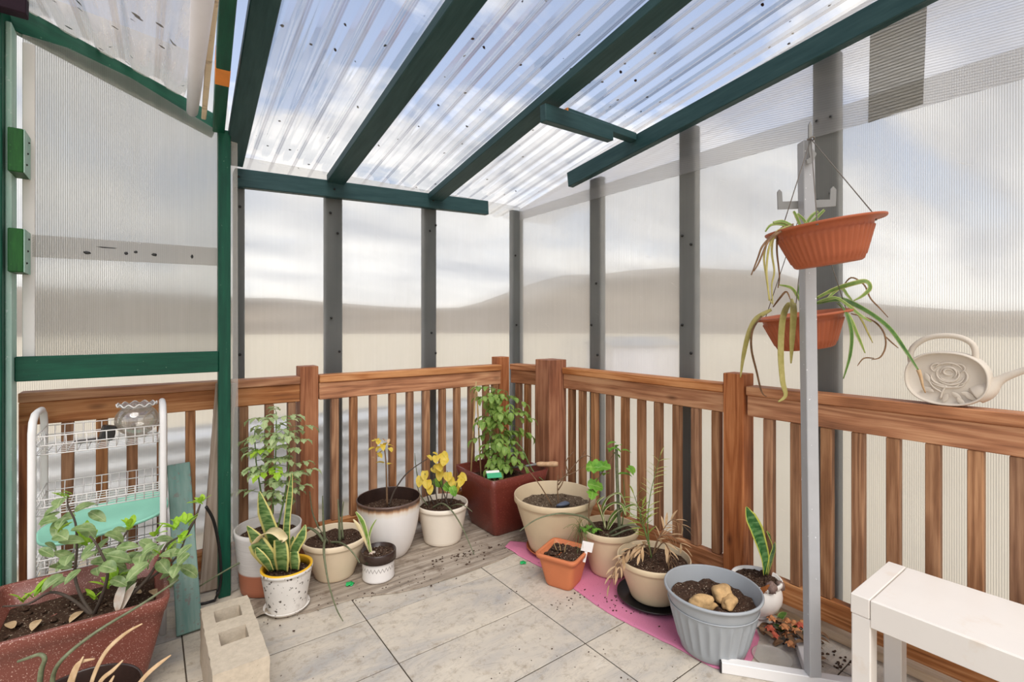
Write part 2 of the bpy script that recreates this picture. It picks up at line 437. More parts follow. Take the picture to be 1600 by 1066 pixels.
MAROON = plain('speckled_maroon', lin(126, 70, 58), .4, .4, var=.1, speck=lin(220, 184, 168), sthr=.635, sscale=300, bump=.03)
MAROOND = plain('dark_maroon_glaze', lin(112, 50, 40), .3, .5, var=.16, speck=lin(160, 92, 76), sthr=.64, sscale=170, bump=.03)
ORANGE = plain('orange_plastic', lin(206, 122, 80), .5, .3, var=.08, bump=.05)
TERRA = plain('terracotta_plastic', lin(170, 92, 60), .5, .3, var=.08, bump=.05)
GREYP = plain('grey_plastic_pot', lin(160, 163, 165), .42, .4, var=.06, bump=.04, stain=lin(120, 121, 120), stthr=.72)
BLACKP = plain('black_plastic', lin(36, 34, 33), .35, .5, var=.2)
YELLOW = plain('yellow_liner', lin(238, 184, 48), .4, .4, var=.06)
BLOCK = plain('concrete_block', lin(196, 181, 160), .95, .1, var=.18, scale=60, speck=lin(120, 100, 82), sthr=.72, sscale=190, bump=.8)
MINT = plain('mint_plastic', lin(152, 214, 190), .45, .4, var=.05, speck=lin(100, 130, 118), sthr=.74, sscale=50)
PINK = plain('pink_cloth', lin(212, 130, 158), .95, .1, var=.14, scale=260, speck=lin(98, 62, 62), sthr=.71, sscale=70, bump=.7)
CANM = plain('putty_plastic', lin(208, 196, 180), .5, .3, var=.05, stain=lin(190, 164, 134), stthr=.68, bump=.05)
PAPER = plain('white_tag', lin(238, 236, 230), .6, var=.03)
GTAG = plain('green_tag', lin(80, 178, 130), .6, var=.05)
GSHARD = plain('green_plastic_shard', lin(48, 188, 104), .45, var=.08)
SHARD = plain('grey_blue_shard', lin(92, 100, 116), .5, var=.15)
BULB = plain('caudex_skin', lin(204, 166, 116), .8, .2, var=.3, scale=60, bump=.8, stain=lin(150, 110, 70), stthr=.6)
ACORN = plain('cone_brown', lin(140, 116, 106), .8, .2, var=.4, scale=90, bump=.9)
RUST = plain('rust_leaf_relief', lin(158, 96, 52), .8, .2, var=.4, scale=70)
CABLE = plain('black_cable', lin(26, 24, 24), .4, .5)
SCREW = plain('dark_screw', lin(46, 44, 42), .4, .6, var=.2, metallic=.6)
EAVE = plain('dark_eave', lin(38, 22, 34), .7, .2, var=.3)
PIPEM = plain('white_pipe', lin(218, 216, 222), .4, .4, var=.04)
PEEL = plain('peeling_cream_trim', lin(226, 206, 176), .7, .2, var=.12, stain=lin(96, 52, 32), stthr=.56, scale=9)
STEM = plain('green_stem', lin(104, 128, 70), .6, var=.25, scale=40)
STEMB = plain('brown_stem', lin(128, 98, 72), .7, var=.3, scale=60)
STEMD = plain('dark_stem', lin(84, 72, 62), .7, var=.3, scale=60)
STALK = plain('cylindrical_stalk', lin(112, 116, 86), .5, var=.45, scale=55)
LTOM = leafmat('tomato_leaf', lin(112, 150, 62), lin(170, 196, 104), vein=lin(196, 208, 140))
LTOMP = leafmat('pale_tomato_leaf', lin(150, 178, 118), lin(206, 216, 160), vein=lin(222, 226, 184))
LYEL = leafmat('yellow_leaf', lin(226, 190, 52), lin(240, 216, 104), vein=lin(190, 180, 60))
LGRN = leafmat('green_leaf', lin(96, 154, 48), lin(146, 196, 78), vein=lin(180, 210, 120))
LCIT = leafmat('glossy_round_leaf', lin(104, 132, 74), lin(170, 188, 130), vein=lin(206, 214, 164), rough=.3)
LNEW = leafmat('fresh_lime_leaf', lin(140, 190, 38), lin(190, 222, 80), vein=lin(206, 228, 120), rough=.3)
LSNK = leafmat('snake_leaf', lin(58, 92, 48), lin(96, 128, 66), edge=lin(222, 208, 126), ew=.17, trans=.12, band=lin(134, 158, 96), rough=.35)
LSNKC = leafmat('snake_leaf_cream', lin(232, 210, 156), lin(240, 222, 178), trans=.15)
LSNKD = leafmat('snake_leaf_dark', lin(42, 88, 46), lin(70, 120, 60), edge=lin(206, 206, 92), ew=.13, trans=.1, band=lin(104, 146, 88), rough=.3)
LSTRAP = leafmat('strap_leaf', lin(104, 134, 60), lin(150, 170, 90), edge=lin(200, 200, 130), ew=.16, trans=.25)
LSTRD = leafmat('dark_strap_leaf', lin(62, 96, 42), lin(100, 134, 62), edge=lin(150, 170, 100), ew=.12, trans=.2)
LSTRY = leafmat('yellowing_strap_leaf', lin(178, 168, 92), lin(204, 190, 124), trans=.25)
LDRY = leafmat('dry_leaf', lin(196, 160, 118), lin(226, 196, 156), trans=.25, rough=.8)
LDRYD = leafmat('dry_dark_leaf', lin(112, 84, 62), lin(150, 116, 84), trans=.15, rough=.8)
LPALM = leafmat('palm_leaf', lin(180, 190, 92), lin(222, 222, 150), trans=.3)
LPALMG = leafmat('green_palm_leaf', lin(132, 166, 62), lin(186, 200, 96), trans=.3)
LVAR = leafmat('variegated_leaf', lin(112, 150, 60), lin(150, 178, 88), edge=lin(232, 226, 178), ew=.2, trans=.25)
LWHITE = leafmat('white_dry_leaf', lin(232, 226, 214), lin(214, 184, 160), trans=.2)
m, t = newmat('clear_plastic')
t.out(t.mixs(.32, t.n('ShaderNodeBsdfTransparent', i_Color=(.93, .94, .93, 1)).outputs[0], t.mixs(.2, t.n('ShaderNodeBsdfDiffuse', i_Color=lin(236, 230, 222)).outputs[0], t.n('ShaderNodeBsdfGlossy', i_Roughness=.2).outputs[0])))
CLEAR = m
m, t = newmat('bowl_glass')
fr = t.n('ShaderNodeLayerWeight', i_Blend=.35).outputs['Facing']
t.out(t.mixs(t.math('ADD', .26, t.math('MULTIPLY', fr, .6)), t.n('ShaderNodeBsdfTransparent', i_Color=(.95, .94, .92, 1)).outputs[0], t.mixs(.5, t.n('ShaderNodeBsdfGlossy', i_Roughness=.08).outputs[0], t.n('ShaderNodeBsdfTranslucent', i_Color=lin(240, 232, 222)).outputs[0])))
GLASS = m
m, t = newmat('milky_film')
t.out(t.mixs(.28, t.n('ShaderNodeBsdfTransparent', i_Color=(.95, .95, .94, 1)).outputs[0], t.mixs(.25, t.n('ShaderNodeBsdfDiffuse', i_Color=lin(232, 228, 222)).outputs[0], t.n('ShaderNodeBsdfTranslucent', i_Color=lin(232, 228, 222)).outputs[0])))
FILM = m
SHEET = sheetmat('wall_sheet', .0068, .86, (.96, .96, .95, 1), lin(240, 238, 234), rib_amt=.10, streak=.16, bl=1.055)
SHEETR = sheetmat('right_wall_sheet', .0063, .76, (.96, .96, .95, 1), lin(242, 239, 233), rib_amt=.14, dark=.25, streak=.18, scratch=.9, bl=1.07)
SHEETL = sheetmat('left_panel_sheet', .0064, .84, (.92, .92, .91, 1), lin(238, 236, 230), rib_amt=.22, dark=.3, ribdark=.30)
SHEETU = sheetmat('upper_sheet', .0095, .76, (.94, .94, .95, 1), lin(240, 238, 236), rib_amt=.10, dark=.15)
SHEETP = sheetmat('grey_patch_sheet', .012, .72, (.80, .79, .76, 1), lin(196, 192, 182), rib_amt=.3, dark=.5)
SHEETB = sheetmat('overlap_strip', .0064, .70, (.92, .91, .9, 1), lin(226, 222, 216), rib_amt=.08, dark=.12)
ROOF = roofmat('clear_corrugated', .1, .025, .1)
ROOFL = roofmat('dirty_corrugated', .11, .48, .9, holes=False)

# floor tiles
m, t = newmat('stone_tile')
co = t.n('ShaderNodeTexCoord').outputs['Object']
rnd = t.n('ShaderNodeAttribute', attribute_name='tile').outputs['Fac']
cc = t.n('ShaderNodeVectorMath', operation='ADD', i_0=co, i_1=t.n('ShaderNodeCombineXYZ', i_Z=t.math('MULTIPLY', rnd, 9.0)).outputs[0]).outputs[0]
n1 = t.noise(t.mapv(cc, (1.6, 3.6, 1)), 1.6, 5, .62, .8)
c = t.ramp(n1, [(.28, lin(162, 158, 154)), (.45, lin(190, 180, 166)), (.6, lin(202, 190, 172)), (.78, lin(214, 204, 188))])
n2 = t.noise(cc, 26, 5, .75)
c = t.mix(t.ramp(n2, [(.52, g(0)), (.72, g(.75))]), c, lin(150, 134, 114))
vein = t.noise(t.mapv(cc, (3, 9, 1)), 1.2, 6, .7, 1.5)
c = t.mix(t.ramp(vein, [(.485, g(0)), (.5, g(.30)), (.515, g(0))]), c, lin(120, 112, 106))
vo = t.n('ShaderNodeTexVoronoi', i_Vector=co, i_Scale=15.0).outputs['Distance']
c = t.mix(t.ramp(t.math('ADD', vo, t.math('MULTIPLY', t.noise(co, 90, 3), .16)), [(.11, g(.8)), (.14, g(0))]), c, lin(84, 66, 52))
bl = t.noise(co, 3.4, 4, .7)
c = t.mix(t.ramp(bl, [(.64, g(0)), (.78, g(.6))]), c, lin(134, 108, 80))
TILE = m
t.out(pbsdf(t, c, .62, .25, n2, .25, .002))
m, t = newmat('grey_plank_vinyl')
co = objco(t)
a = t.noise(t.mapv(co, (3, 42, 3)), 1.0, 5, .7)
c = t.ramp(a, [(.3, lin(112, 100, 88)), (.5, lin(160, 146, 130)), (.7, lin(192, 180, 164))])
b = t.noise(co, 9, 5, .75)
c = t.mix(t.ramp(b, [(.52, g(0)), (.70, g(.75))]), c, lin(96, 76, 58))
VINYL = m
t.out(pbsdf(t, c, .65, .2, a, .3, .002))
m, t = newmat('dry_ground')
co = objco(t)
a = t.noise(co, .35, 6, .7); b = t.noise(co, 14, 4, .7)
c = t.mix(a, lin(212, 194, 164), lin(238, 226, 206))
c = t.mix(t.math('MULTIPLY', b, .3), c, lin(190, 176, 140))
t.out(pbsdf(t, c, .95, .05)); GROUND = m
m, t = newmat('hill_scrub')
co = objco(t); z = t.sep(co)
a = t.noise(t.mapv(co, (.012, .012, .05)), 1.0, 6, .7)
c = t.ramp(a, [(.3, lin(112, 104, 96)), (.5, lin(150, 136, 120)), (.68, lin(176, 160, 140))])
t.out(pbsdf(t, c, 1.0, .0)); HILL = m
GALV = plain('galvanised_metal', lin(240, 240, 240), .5, .4, var=.06, scale=9)

# ------------------------------------------------------------------ world: pale sky with broken cloud
w = bpy.data.worlds.new('sky'); SC.world = w; w.use_nodes = True
t = NT(w.node_tree)
d = t.n('ShaderNodeTexCoord').outputs['Generated']; s = t.sep(d)
zc = t.math('MAXIMUM', s[2], .0)
den = t.math('ADD', zc, .22)
pl = t.n('ShaderNodeCombineXYZ', i_X=t.math('DIVIDE', s[0], den), i_Y=t.math('DIVIDE', s[1], den)).outputs[0]
n1 = t.noise(t.mapv(pl, (1.0, 1.5, 1), (3.1, 1.7, 0)), 1.35, 7, .58, .35)
n2 = t.noise(t.mapv(pl, (.7, 1.9, 1), (8.3, 4.2, 0)), 1.1, 5, .6)
low = t.ramp(s[2], [(.10, g(1)), (.48, g(0))])
cl = t.ramp(t.math('ADD', n1, t.math('MULTIPLY', low, .16)), [(.47, g(0)), (.60, g(1))])
blue = t.ramp(s[2], [(.0, lin(206, 214, 224)), (.35, lin(168, 183, 210)), (.9, lin(140, 157, 193))])
white = t.mix(t.ramp(n2, [(.36, g(0)), (.62, g(1))]), lin(176, 180, 190), lin(250, 248, 246))
skyc = t.mix(cl, blue, white)
haze = t.ramp(s[2], [(-.02, g(1)), (.10, g(0))])
str_ = t.ramp(s[2], [(.0, g(1.40)), (.30, g(1.22)), (.6, g(.92))])
skyc = t.mix(haze, skyc, lin(236, 232, 226))
bg = t.n('ShaderNodeBackground', i_Color=skyc, i_Strength=str_)
o = t.t.nodes.new('ShaderNodeOutputWorld'); t.t.links.new(bg.outputs[0], o.inputs[0])
BG = bg

# ------------------------------------------------------------------ camera and light
cam = bpy.data.cameras.new('camera'); co_ = bpy.data.objects.new('camera', cam); COL.objects.link(co_)
co_.location = (0, 0, HC); co_.rotation_euler = (math.pi / 2, 0, -YAW)
cam.sensor_width = 36; cam.lens = F / 1600 * 36; cam.shift_y = -(533 - HY) / 1600; cam.clip_start = .02; cam.clip_end = 3000
SC.camera = co_
sun = bpy.data.lights.new('veiled_sun', 'SUN'); so = bpy.data.objects.new('veiled_sun', sun); COL.objects.link(so)
sun.energy = 2.6; sun.angle = math.radians(42); sun.color = (1, .97, .92)
so.rotation_euler = (math.radians(38), 0, math.radians(-18)); so.location = (0, -3, 6)
vs = SC.view_settings; vs.view_transform = 'Standard'; vs.look = 'None'; vs.gamma = 1; vs.use_curve_mapping = False
vs.exposure = .40
SC.cycles.transparent_max_bounces = 48; SC.cycles.max_bounces = 10; SC.cycles.diffuse_bounces = 5

# ================================================================== SETTING
# floor: individual tiles set in one slab
mb = MB(); XJ, YJ, TX, TY, GAP = .713, 1.0, .6095, .3175, .0022
mb.box((-2.2, -1.4, -.06), (2.16, 2.86, -.004)); tiles = []
rng = random.Random(3)
for j in range(-8, 6):
    for i in range(-5, 3):
        x0 = XJ + i * TX; x1 = x0 + TX; y0 = YJ + j * TY; y1 = y0 + TY
        if i == 1 and j == 1: y1 += TY
        if i == 1 and j == 2: continue
        x0, x1, y0, y1 = max(x0, -2.2), min(x1, 2.16), max(y0, -1.4), min(y1, 2.86)
        if x1 - x0 < .03 or y1 - y0 < .03: continue
        k = len(mb.f); mb.box((x0 + GAP, y0 + GAP, -.004), (x1 - GAP, y1 - GAP, rng.uniform(-.0012, 0)), .0012)
        tiles.append((k, len(mb.f), rng.random()))
GROUT = plain('dark_joint', lin(86, 76, 66), .9, .1, var=.3)
fo = mb.build('floor', TILE, smooth=False); meta(fo, kind='structure')
fo.data.materials.append(GROUT)
for p in fo.data.polygons[:6]: p.material_index = 1
at = fo.data.attributes.new('tile', 'FLOAT', 'FACE')
for a, b, r in tiles:
    for q in range(a, b): at.data[q].value = r

YS, XS = 2.82, 2.165
# back wall sheet, right wall sheets, left framed panel
sheet('wall_back', [(-1.3, YS, .02), (XS, YS, .02), (XS, YS, 2.055), (.33, YS, 2.055), (.31, YS, 2.5), (-1.3, YS, 2.7)], (1, 0, 0), .006, SHEET, kind='structure')
sheet('wall_right', [(XS, YS - .004, .03), (XS, -.5, .03), (XS, -.5, 2.07), (XS, YS - .004, 2.02)], (0, -1, 0), .006, SHEETR, kind='structure')
sheet('wall_right', [(XS - .009, 2.81, 1.96), (XS - .009, -.5, 1.955), (XS - .009, -.5, 2.62), (XS - .009, 2.81, 2.035)], (0, -.12, 1), .005, SHEETU, kind='structure')
sheet('wall_left', [(-.372, 2.522, 1.03), (.26, 2.522, 1.03), (.26, 2.522, 2.055), (-.06, 2.522, 2.205), (-.25, 2.522, 2.262), (-.372, 2.522, 2.27)], (1, 0, 0), .006, SHEETL, kind='structure')
# roof: clear corrugated sheets sloping down to the back wall
def corrug(name, x0, x1, y0, y1, zf, pitch, amp, mat, M=None, local=False, parent=None):
    mb = MB(); nx = int((x1 - x0) / pitch * 12); ny = 10; rows = []
    for j in range(ny + 1):
        y = y0 + (y1 - y0) * j / ny; row = []
        for i in range(nx + 1):
            x = x0 + (x1 - x0) * i / nx
            ph = math.sin(2 * math.pi * x / pitch)
            h = amp * max(-.35, min(1, ph * 1.5 + .2)) + .004 * noise.noise((x * 3, y * 2, 0))
            row.append(mb.vert((x, y, zf(x, y) + h)))
        rows.append(row)
    for j in range(ny):
        for i in range(nx): mb.face(rows[j][i], rows[j][i + 1], rows[j + 1][i + 1], rows[j + 1][i])
    return mb.build(name, mat, parent, M, local=local)
ROOFZ = lambda x, y: 2.062 + .185 * (2.7 - y)
meta(corrug('ceiling', .29, 2.62, -.7, 3.0, ROOFZ, .1, .011, ROOF), kind='structure')
# left sheet lies on the sloping board and drops towards the house
LR = lambda x, y: 2.372 - .392 * (x + .363) + .2 * (y - 2.55)
meta(corrug('ceiling', -1.0, .125, .9, 2.62, LR, .11, .010, ROOFL), kind='structure')
vboard('trim_1', -.372, -.338, 2.512, 2.519, 1.03, 2.24, WHITEP, kind='structure')
board('trim_2', (2.125, 2.62, .017), (2.125, -.5, .017), .07, .034, WOODL, kind='structure')
board('trim_3', (-1.3, 2.775, .017), (2.08, 2.775, .017), .07, .034, WOODL, kind='structure')
# grey overlap strip across the left panel with punched holes
sheet('trim_4', [(-.345, 2.514, 1.452), (.25, 2.514, 1.462), (.25, 2.514, 1.54), (-.345, 2.514, 1.535)], (1, 0, 0), .004, SHEETB, kind='structure')

T4 = bpy.data.objects['trim_4']
for (x, y, sx, sy) in ((136, 395, .012, .006), (197, 396, .007, .006), (212, 394, .006, .005), (241, 398, .009, .006), (300, 401, .005, .008), (167, 387, .03, .002)):
    mb = MB(); mb.blob(atY(x, y, 2.5105), (sx, .002, sy), 10, 6, .5, 60); mb.build('dark_tear', CABLE, T4)
# studs behind the sheets
def stud(x0, x1, y0, y1, z0, z1, label, screws, face):
    o = vboard('wall_stud', x0, x1, y0, y1, z0, z1, STUDM, label=label, cat='stud', group='painted studs behind the plastic walls')
    for (a, z) in screws:
        mb = MB(); c = Vector((a, YS - .006, z)) if face == 'y' else Vector((XS - .006, a, z))
        mb.blob(c, .0075, 8, 5); mb.build('screw', SCREW, o)
    return o
ys = (YS + .004, YS + .044); xs = (XS + .004, XS + .044)
stud(.345, .395, *ys, .0, 1.98, 'grey stud behind the plastic wall just right of the green door post', [(.372, 1.8), (.372, 1.05)], 'y')
stud(.795, .89, *ys, .0, 2.0, 'grey stud behind the back plastic wall at the middle of the painted plate', [(.82, 1.83), (.86, 1.72), (.825, 1.24), (.87, 1.05)], 'y')
stud(1.40, 1.49, *ys, .0, 2.0, 'grey stud behind the back plastic wall at the right part of the painted plate', [(1.44, 1.8), (1.48, 1.84), (1.45, 1.15), (1.48, 1.02)], 'y')
stud(2.10, 2.20, *ys, .0, 2.03, 'grey corner stud where the back and right plastic walls meet', [(2.12, 1.7), (2.13, 1.2)], 'y')
stud(*xs, 2.03, 2.125, .0, 2.09, 'grey stud behind the right plastic wall under the low end of the outer rafter', [(2.06, 1.45), (2.10, 1.2), (2.05, 1.02)], 'x')
stud(*xs, 1.40, 1.495, .0, 2.19, 'grey stud behind the right plastic wall left of the hanging baskets', [(1.47, 1.65), (1.47, 1.2), (1.42, 1.6), (1.42, 1.06)], 'x')
stud(*xs, .775, .87, .0, 2.28, 'grey stud behind the right plastic wall directly behind the hanging baskets', [(.8, 2.02), (.85, 2.02), (.8, 1.72), (.85, 1.7)], 'x')
# rafters, plate, blocking
rz = lambda y: 2.0 + .185 * (2.7 - y)
def rafter(xa, ya, za, xb, yb, zb, w, h, label):
    return board('rafter', (xa, ya, za), (xb, yb, zb), w, h, BEAM, label=label, cat='rafter', group='teal painted rafters')
rafter(.338, 2.77, rz(2.77) + .02, .256, .9, rz(.9) + .02, .082, .042, 'teal rafter at the left edge of the clear roof beside the door post')
rafter(.836, 2.77, rz(2.77) + .02, .836, -.3, rz(-.3) + .02, .098, .042, 'teal rafter second from the left under the clear roof, bare of blocks')
rafter(1.455, 2.77, rz(2.77) + .02, 1.455, -.3, rz(-.3) + .02, .098, .042, 'teal rafter carrying the inner end of the two short cross blocks')
rafter(2.075, 2.2, 2.088, 2.075, -.4, 2.43, .042, .09, 'teal rafter on edge along the right plastic wall')
pl_ = board('wall_plate', (.347, 2.795, 1.936), (1.862, 2.795, 2.0), .042, .092, BEAM, label='teal painted horizontal plate along the top of the back plastic wall', cat='beam')
for x, z in ((.36, 1.94), (.83, 1.955), (1.44, 1.985)):
    mb = MB(); mb.blob((x, 2.772, z), .006, 8, 5); mb.build('screw', SCREW, pl_)
board('blocking', (1.385, 1.64, 2.128), (1.83, 1.65, 2.142), .04, .075, BEAM, label='short teal block nailed under the third rafter, the nearer of the pair', cat='block', group='short teal blocks between rafters')
bb = board('blocking', (1.57, 1.70, 2.195), (2.05, 1.69, 2.185), .05, .04, BEAM, label='short teal block reaching the outer rafter, with a split raw end', cat='block', group='short teal blocks between rafters')
mb = MB(); mb.box((1.566, 1.676, 2.177), (1.572, 1.726, 2.213)); mb.build('raw_end', ORANGEW, bb, smooth=False); 
# grey patch on the right upper sheet
sheet('plastic_patch', [(XS - .016, .672, 1.952), (XS - .016, .512, 1.965), (XS - .016, .50, 2.34), (XS - .016, .665, 2.32)], (0, 0, 1), .004, SHEETP, label='greyish ribbed plastic patch fixed high on the right wall sheet', cat='patch')

# left frame: door post, cross rail, sloping board, blocks, header
dp = thing('door_post', 'tall green door post with pale film strip, standing before the railing', 'post', (.268, 2.505, 0))
vboard('post', .2455, .293, 2.485, 2.53, 0, 2.06, GREEN, dp)
sheet('film_strip', [(.296, 2.50, .01), (.326, 2.512, .01), (.322, 2.512, 2.02), (.296, 2.50, 2.02)], (1, 0, 0), .003, FILM, dp)
hb = board('header_beam', (.248, 2.50, 2.085), (.166, 1.35, 2.225), .045, .085, GREEN, label='green header beam rising from the door post with a bare orange patch', cat='beam')
M, L = frame((.248, 2.50, 2.085), (.166, 1.35, 2.225))
mb = MB(); mb.box((.395, -.0232, -.0435), (.50, .0232, .0435), .001); mb.build('bare_patch', ORANGEW, hb, M, smooth=False, local=True)
lp = thing('corner_post', 'broad dark green post at the left edge of the picture', 'post', (-.46, 2.46, 0))
vboard('post', -.56, -.405, 2.40, 2.53, 0, 2.33, GREEN, lp)
vboard('pale_side', -.4045, -.388, 2.44, 2.53, 0, 2.27, MINTSIDE, lp, label='pale green side strip')
board('cross_rail', (-.387, 2.498, 1.04), (.2455, 2.498, 1.04), .036, .09, GREEN, label='green cross rail between the two green posts', cat='rail')
board('sloping_board', (-.42, 2.548, 2.342), (.245, 2.548, 2.082), .04, .095, GREEN, label='green board sloping along the top of the left plastic panel', cat='board')
for (z, lab) in ((1.80, 'upper green wood block on the left corner post'), (1.45, 'lower green wood block on the left corner post')):
    hbk = thing('hinge_block', lab, 'block', (-.37, 2.45, z), 'green blocks on the corner post')
    vboard('block', -.392, -.352, 2.40, 2.51, z - .065, z + .088, GREEND, hbk)
    vboard('pale_face', -.3518, -.349, 2.40, 2.51, z - .065, z + .088, MINTSIDE, hbk, label='pale side with nail heads')
    for q in range(3):
        mb = MB(); mb.blob((-.3485, 2.43 + .02 * q, z - .03 + .045 * q), .004, 6, 4); mb.build('nail_head', SCREW, hbk)
# roof bits at the top left
rp = thing('white_pipe', 'white plastic pipe lying under the left roof sheet', 'pipe', (.152, 2.45, 2.10))
mb = MB(); mb.tube([(.148, 2.46, 2.100), (.088, 1.15, 1.870)], .021, 20); mb.build('pipe', PIPEM, rp)
board('trim_strip', (.190, 2.47, 2.085), (.112, 1.2, 1.905), .018, .01, PEEL, label='peeling cream strip between the white pipe and the green header', cat='trim')
board('eave_board', (-.8, 2.36, 2.345), (-.335, 2.36, 2.335), .05, .14, EAVE, label='dark board jutting in at the top left corner above the green post', cat='board')

# ------------------------------------------------------------------ deck railing
def rail_section(name, p, q, bal, label, endpost=None, group=None):
    """p, q: inner-face corners (x, y) of the section; bal: distances of the balusters from p"""
    P, Q = Vector((*p, 0)), Vector((*q, 0)); d = (Q - P).normalized(); nrm = Vector((d.y, -d.x, 0))
    cen = (P + Q) / 2
    if nrm.dot(Vector((0, 0, 0)) - cen) > 0: nrm = -nrm      # away from the camera side
    r = thing(name, label, 'railing', P, group or 'deck railing sections')
    def pc(nm, off, w, z0, z1, mat=WOOD):
        a = P + nrm * off + Vector((0, 0, (z0 + z1) / 2)); b = Q + nrm * off + Vector((0, 0, (z0 + z1) / 2))
        return board(nm, a, b, w, z1 - z0, mat, r)
    pc('cap', .034, .085, .900, .938); pc('top_rail', .022, .038, .81, .899); pc('bottom_rail', .022, .038, .072, .162)
    ang = math.atan2(d.y, d.x)
    for s_ in bal:
        c = P + d * s_ + nrm * .024
        M = Matrix.Translation((c.x, c.y, .163)) @ Matrix.Rotation(ang, 4, 'Z') @ Matrix(((0, 1, 0, 0), (0, 0, 1, 0), (1, 0, 0, 0), (0, 0, 0, 1)))
        mb = MB(); mb.box((0, -.019, -.018), (.646, .019, .018), .0025)
        mb.build('baluster', WOODB, r, M, smooth=False, local=True)
    if endpost:
        vboard('end_post', *endpost, 0.0, .899, WOODP, r)
    return r
FY = 2.642; RX = 2.058
rail_section('railing', (-.402, FY), (.6195, FY), [.075, .14, .246, .346, .45, .555, .664, .77, .882, .985][1:], 'stained wood railing behind the white wire rack and green door post', endpost=(-.402, -.362, FY + .004, FY + .044))
rail_section('railing', (.7155, FY), (1.872, FY), [.0825, .183, .294, .408, .515, .621, .73, .833, .938, 1.05, 1.12], 'stained wood railing along the back wall behind the pots, up to the corner post')
rail_section('railing', (1.962, 2.662), (2.03, 2.392), [.055, .13, .22], 'very short angled railing section between the thin corner post and the thick post')
rail_section('railing', (RX, 2.243), (RX, 1.19), [.056, .147, .248, .363, .473, .583, .69, .80, .903, 1.008], 'stained wood railing on the right behind the palm and beige pots')
rail_section('railing', (RX, 1.085), (RX, -.42), [.085, .192, .302, .405, .51, .617, .721, .815, .918, 1.02, 1.12, 1.23, 1.34, 1.44], 'stained wood railing on the right carrying the watering can')
def rpost(x0, x1, y0, y1, h, label):
    o = vboard('railing_post', x0, x1, y0, y1, 0, h, WOODP, label=label, cat='post', group='railing posts')
rpost(.6225, .7125, 2.652, 2.742, .986, 'square wood railing post behind the beige pot of dark spiky stalks')
rpost(1.872, 1.958, 2.667, 2.755, .985, 'thin wood railing post at the back corner behind the staked leafy plant')
rpost(1.955, 2.094, 2.25, 2.388, .985, 'thickest wood railing post, beside the maroon square planter and trowel')
rpost(2.046, 2.136, 1.094, 1.186, .988, 'knotty wood railing post behind the grey pot and snake plant in white goblet')

# ------------------------------------------------------------------ outside
mb = MB(); n = 40
for j in range(n + 1):
    for i in range(n + 1): mb.vert(((i / n - .5) * 500, (j / n - .5) * 500 + 60, -.35 + .0))
for j in range(n):
    for i in range(n):
        a = j * (n + 1) + i; mb.face(a, a + 1, a + n + 2, a + n + 1)
meta(mb.build('ground', GROUND), kind='structure')
mb = MB(); na = 90; rows = []
for k, rr in enumerate((90, 120, 160, 210, 260)):
    row = []
    for i in range(na + 1):
        th = math.radians(-60 + 220 * i / na)          # azimuth from +Y to the left ... right
        az = math.degrees(th)
        pr = [(-60, 3), (-6, 3.2), (8, 2.9), (22, 2.2), (28, 1.8), (44, 5.8), (54, 6.4), (63, 5.8), (74, 1.8), (80, 1.2), (160, 3)]
        for (a0, e0), (a1, e1) in zip(pr, pr[1:]):
            if a0 <= az <= a1: q = (az - a0) / (a1 - a0); q = q * q * (3 - 2 * q); e = e0 + (e1 - e0) * q
        e += .3 * noise.noise((az * .2, 4, 0))
        h = (rr * math.tan(math.radians(e))) * (0, .42, .75, 1.0, .9)[k] + (HC if k else -.35) * (1 if k else 1)
        row.append(mb.vert((rr * math.sin(th), rr * math.cos(th), h)))
    rows.append(row)
for a, b in zip(rows, rows[1:]):
    for i in range(na): mb.face(a[i], a[i + 1], b[i + 1], b[i])
hl = mb.build('hills', HILL); meta(hl, kind='structure')
# horizontal corrugated metal panel close behind the back wall
mb = MB(); prof = [(.062 * math.sin(2 * math.pi * k / 12), -.38 + k * .0108) for k in range(78)]
pa = [mb.vert((-1.4, 4.3 + a, z)) for a, z in prof]; pb = [mb.vert((2.75, 4.3 + a, z)) for a, z in prof]
for k in range(77): mb.face(pa[k], pb[k], pb[k + 1], pa[k + 1])
o = mb.build('corrugated_panel', GALV); o.modifiers.new('th', 'SOLIDIFY').thickness = .002
meta(o, 'corrugated metal panel with horizontal ridges outside the back plastic wall', 'panel')
# a pale low building seen blurred through the right wall
sh = thing('shed', 'blurred low white building seen through the right plastic wall', 'building', (*atd(986, 560, 14).xy, -.35))
c = atd(986, 560, 14)
M = Matrix.Translation((c.x, c.y, -.35)) @ Matrix.Rotation(math.radians(-20), 4, 'Z')
mb = MB(); mb.box((-1.0, -.8, 0), (1.0, .8, 1.0)); mb.build('wall', PIPEM, sh, M, smooth=False, local=True)
mb = MB()
q = [mb.vert(p) for p in ((-1.1, -.9, 1.0), (1.1, -.9, 1.0), (1.1, .9, 1.0), (-1.1, .9, 1.0), (-1.1, 0, 1.22), (1.1, 0, 1.22))]
for f in ((0, 1, 5, 4), (2, 3, 4, 5), (0, 4, 3), (1, 2, 5), (3, 2, 1, 0)): mb.face(*[q[i] for i in f])
mb.build('roof', GREYMET, sh, M, smooth=False, local=True)

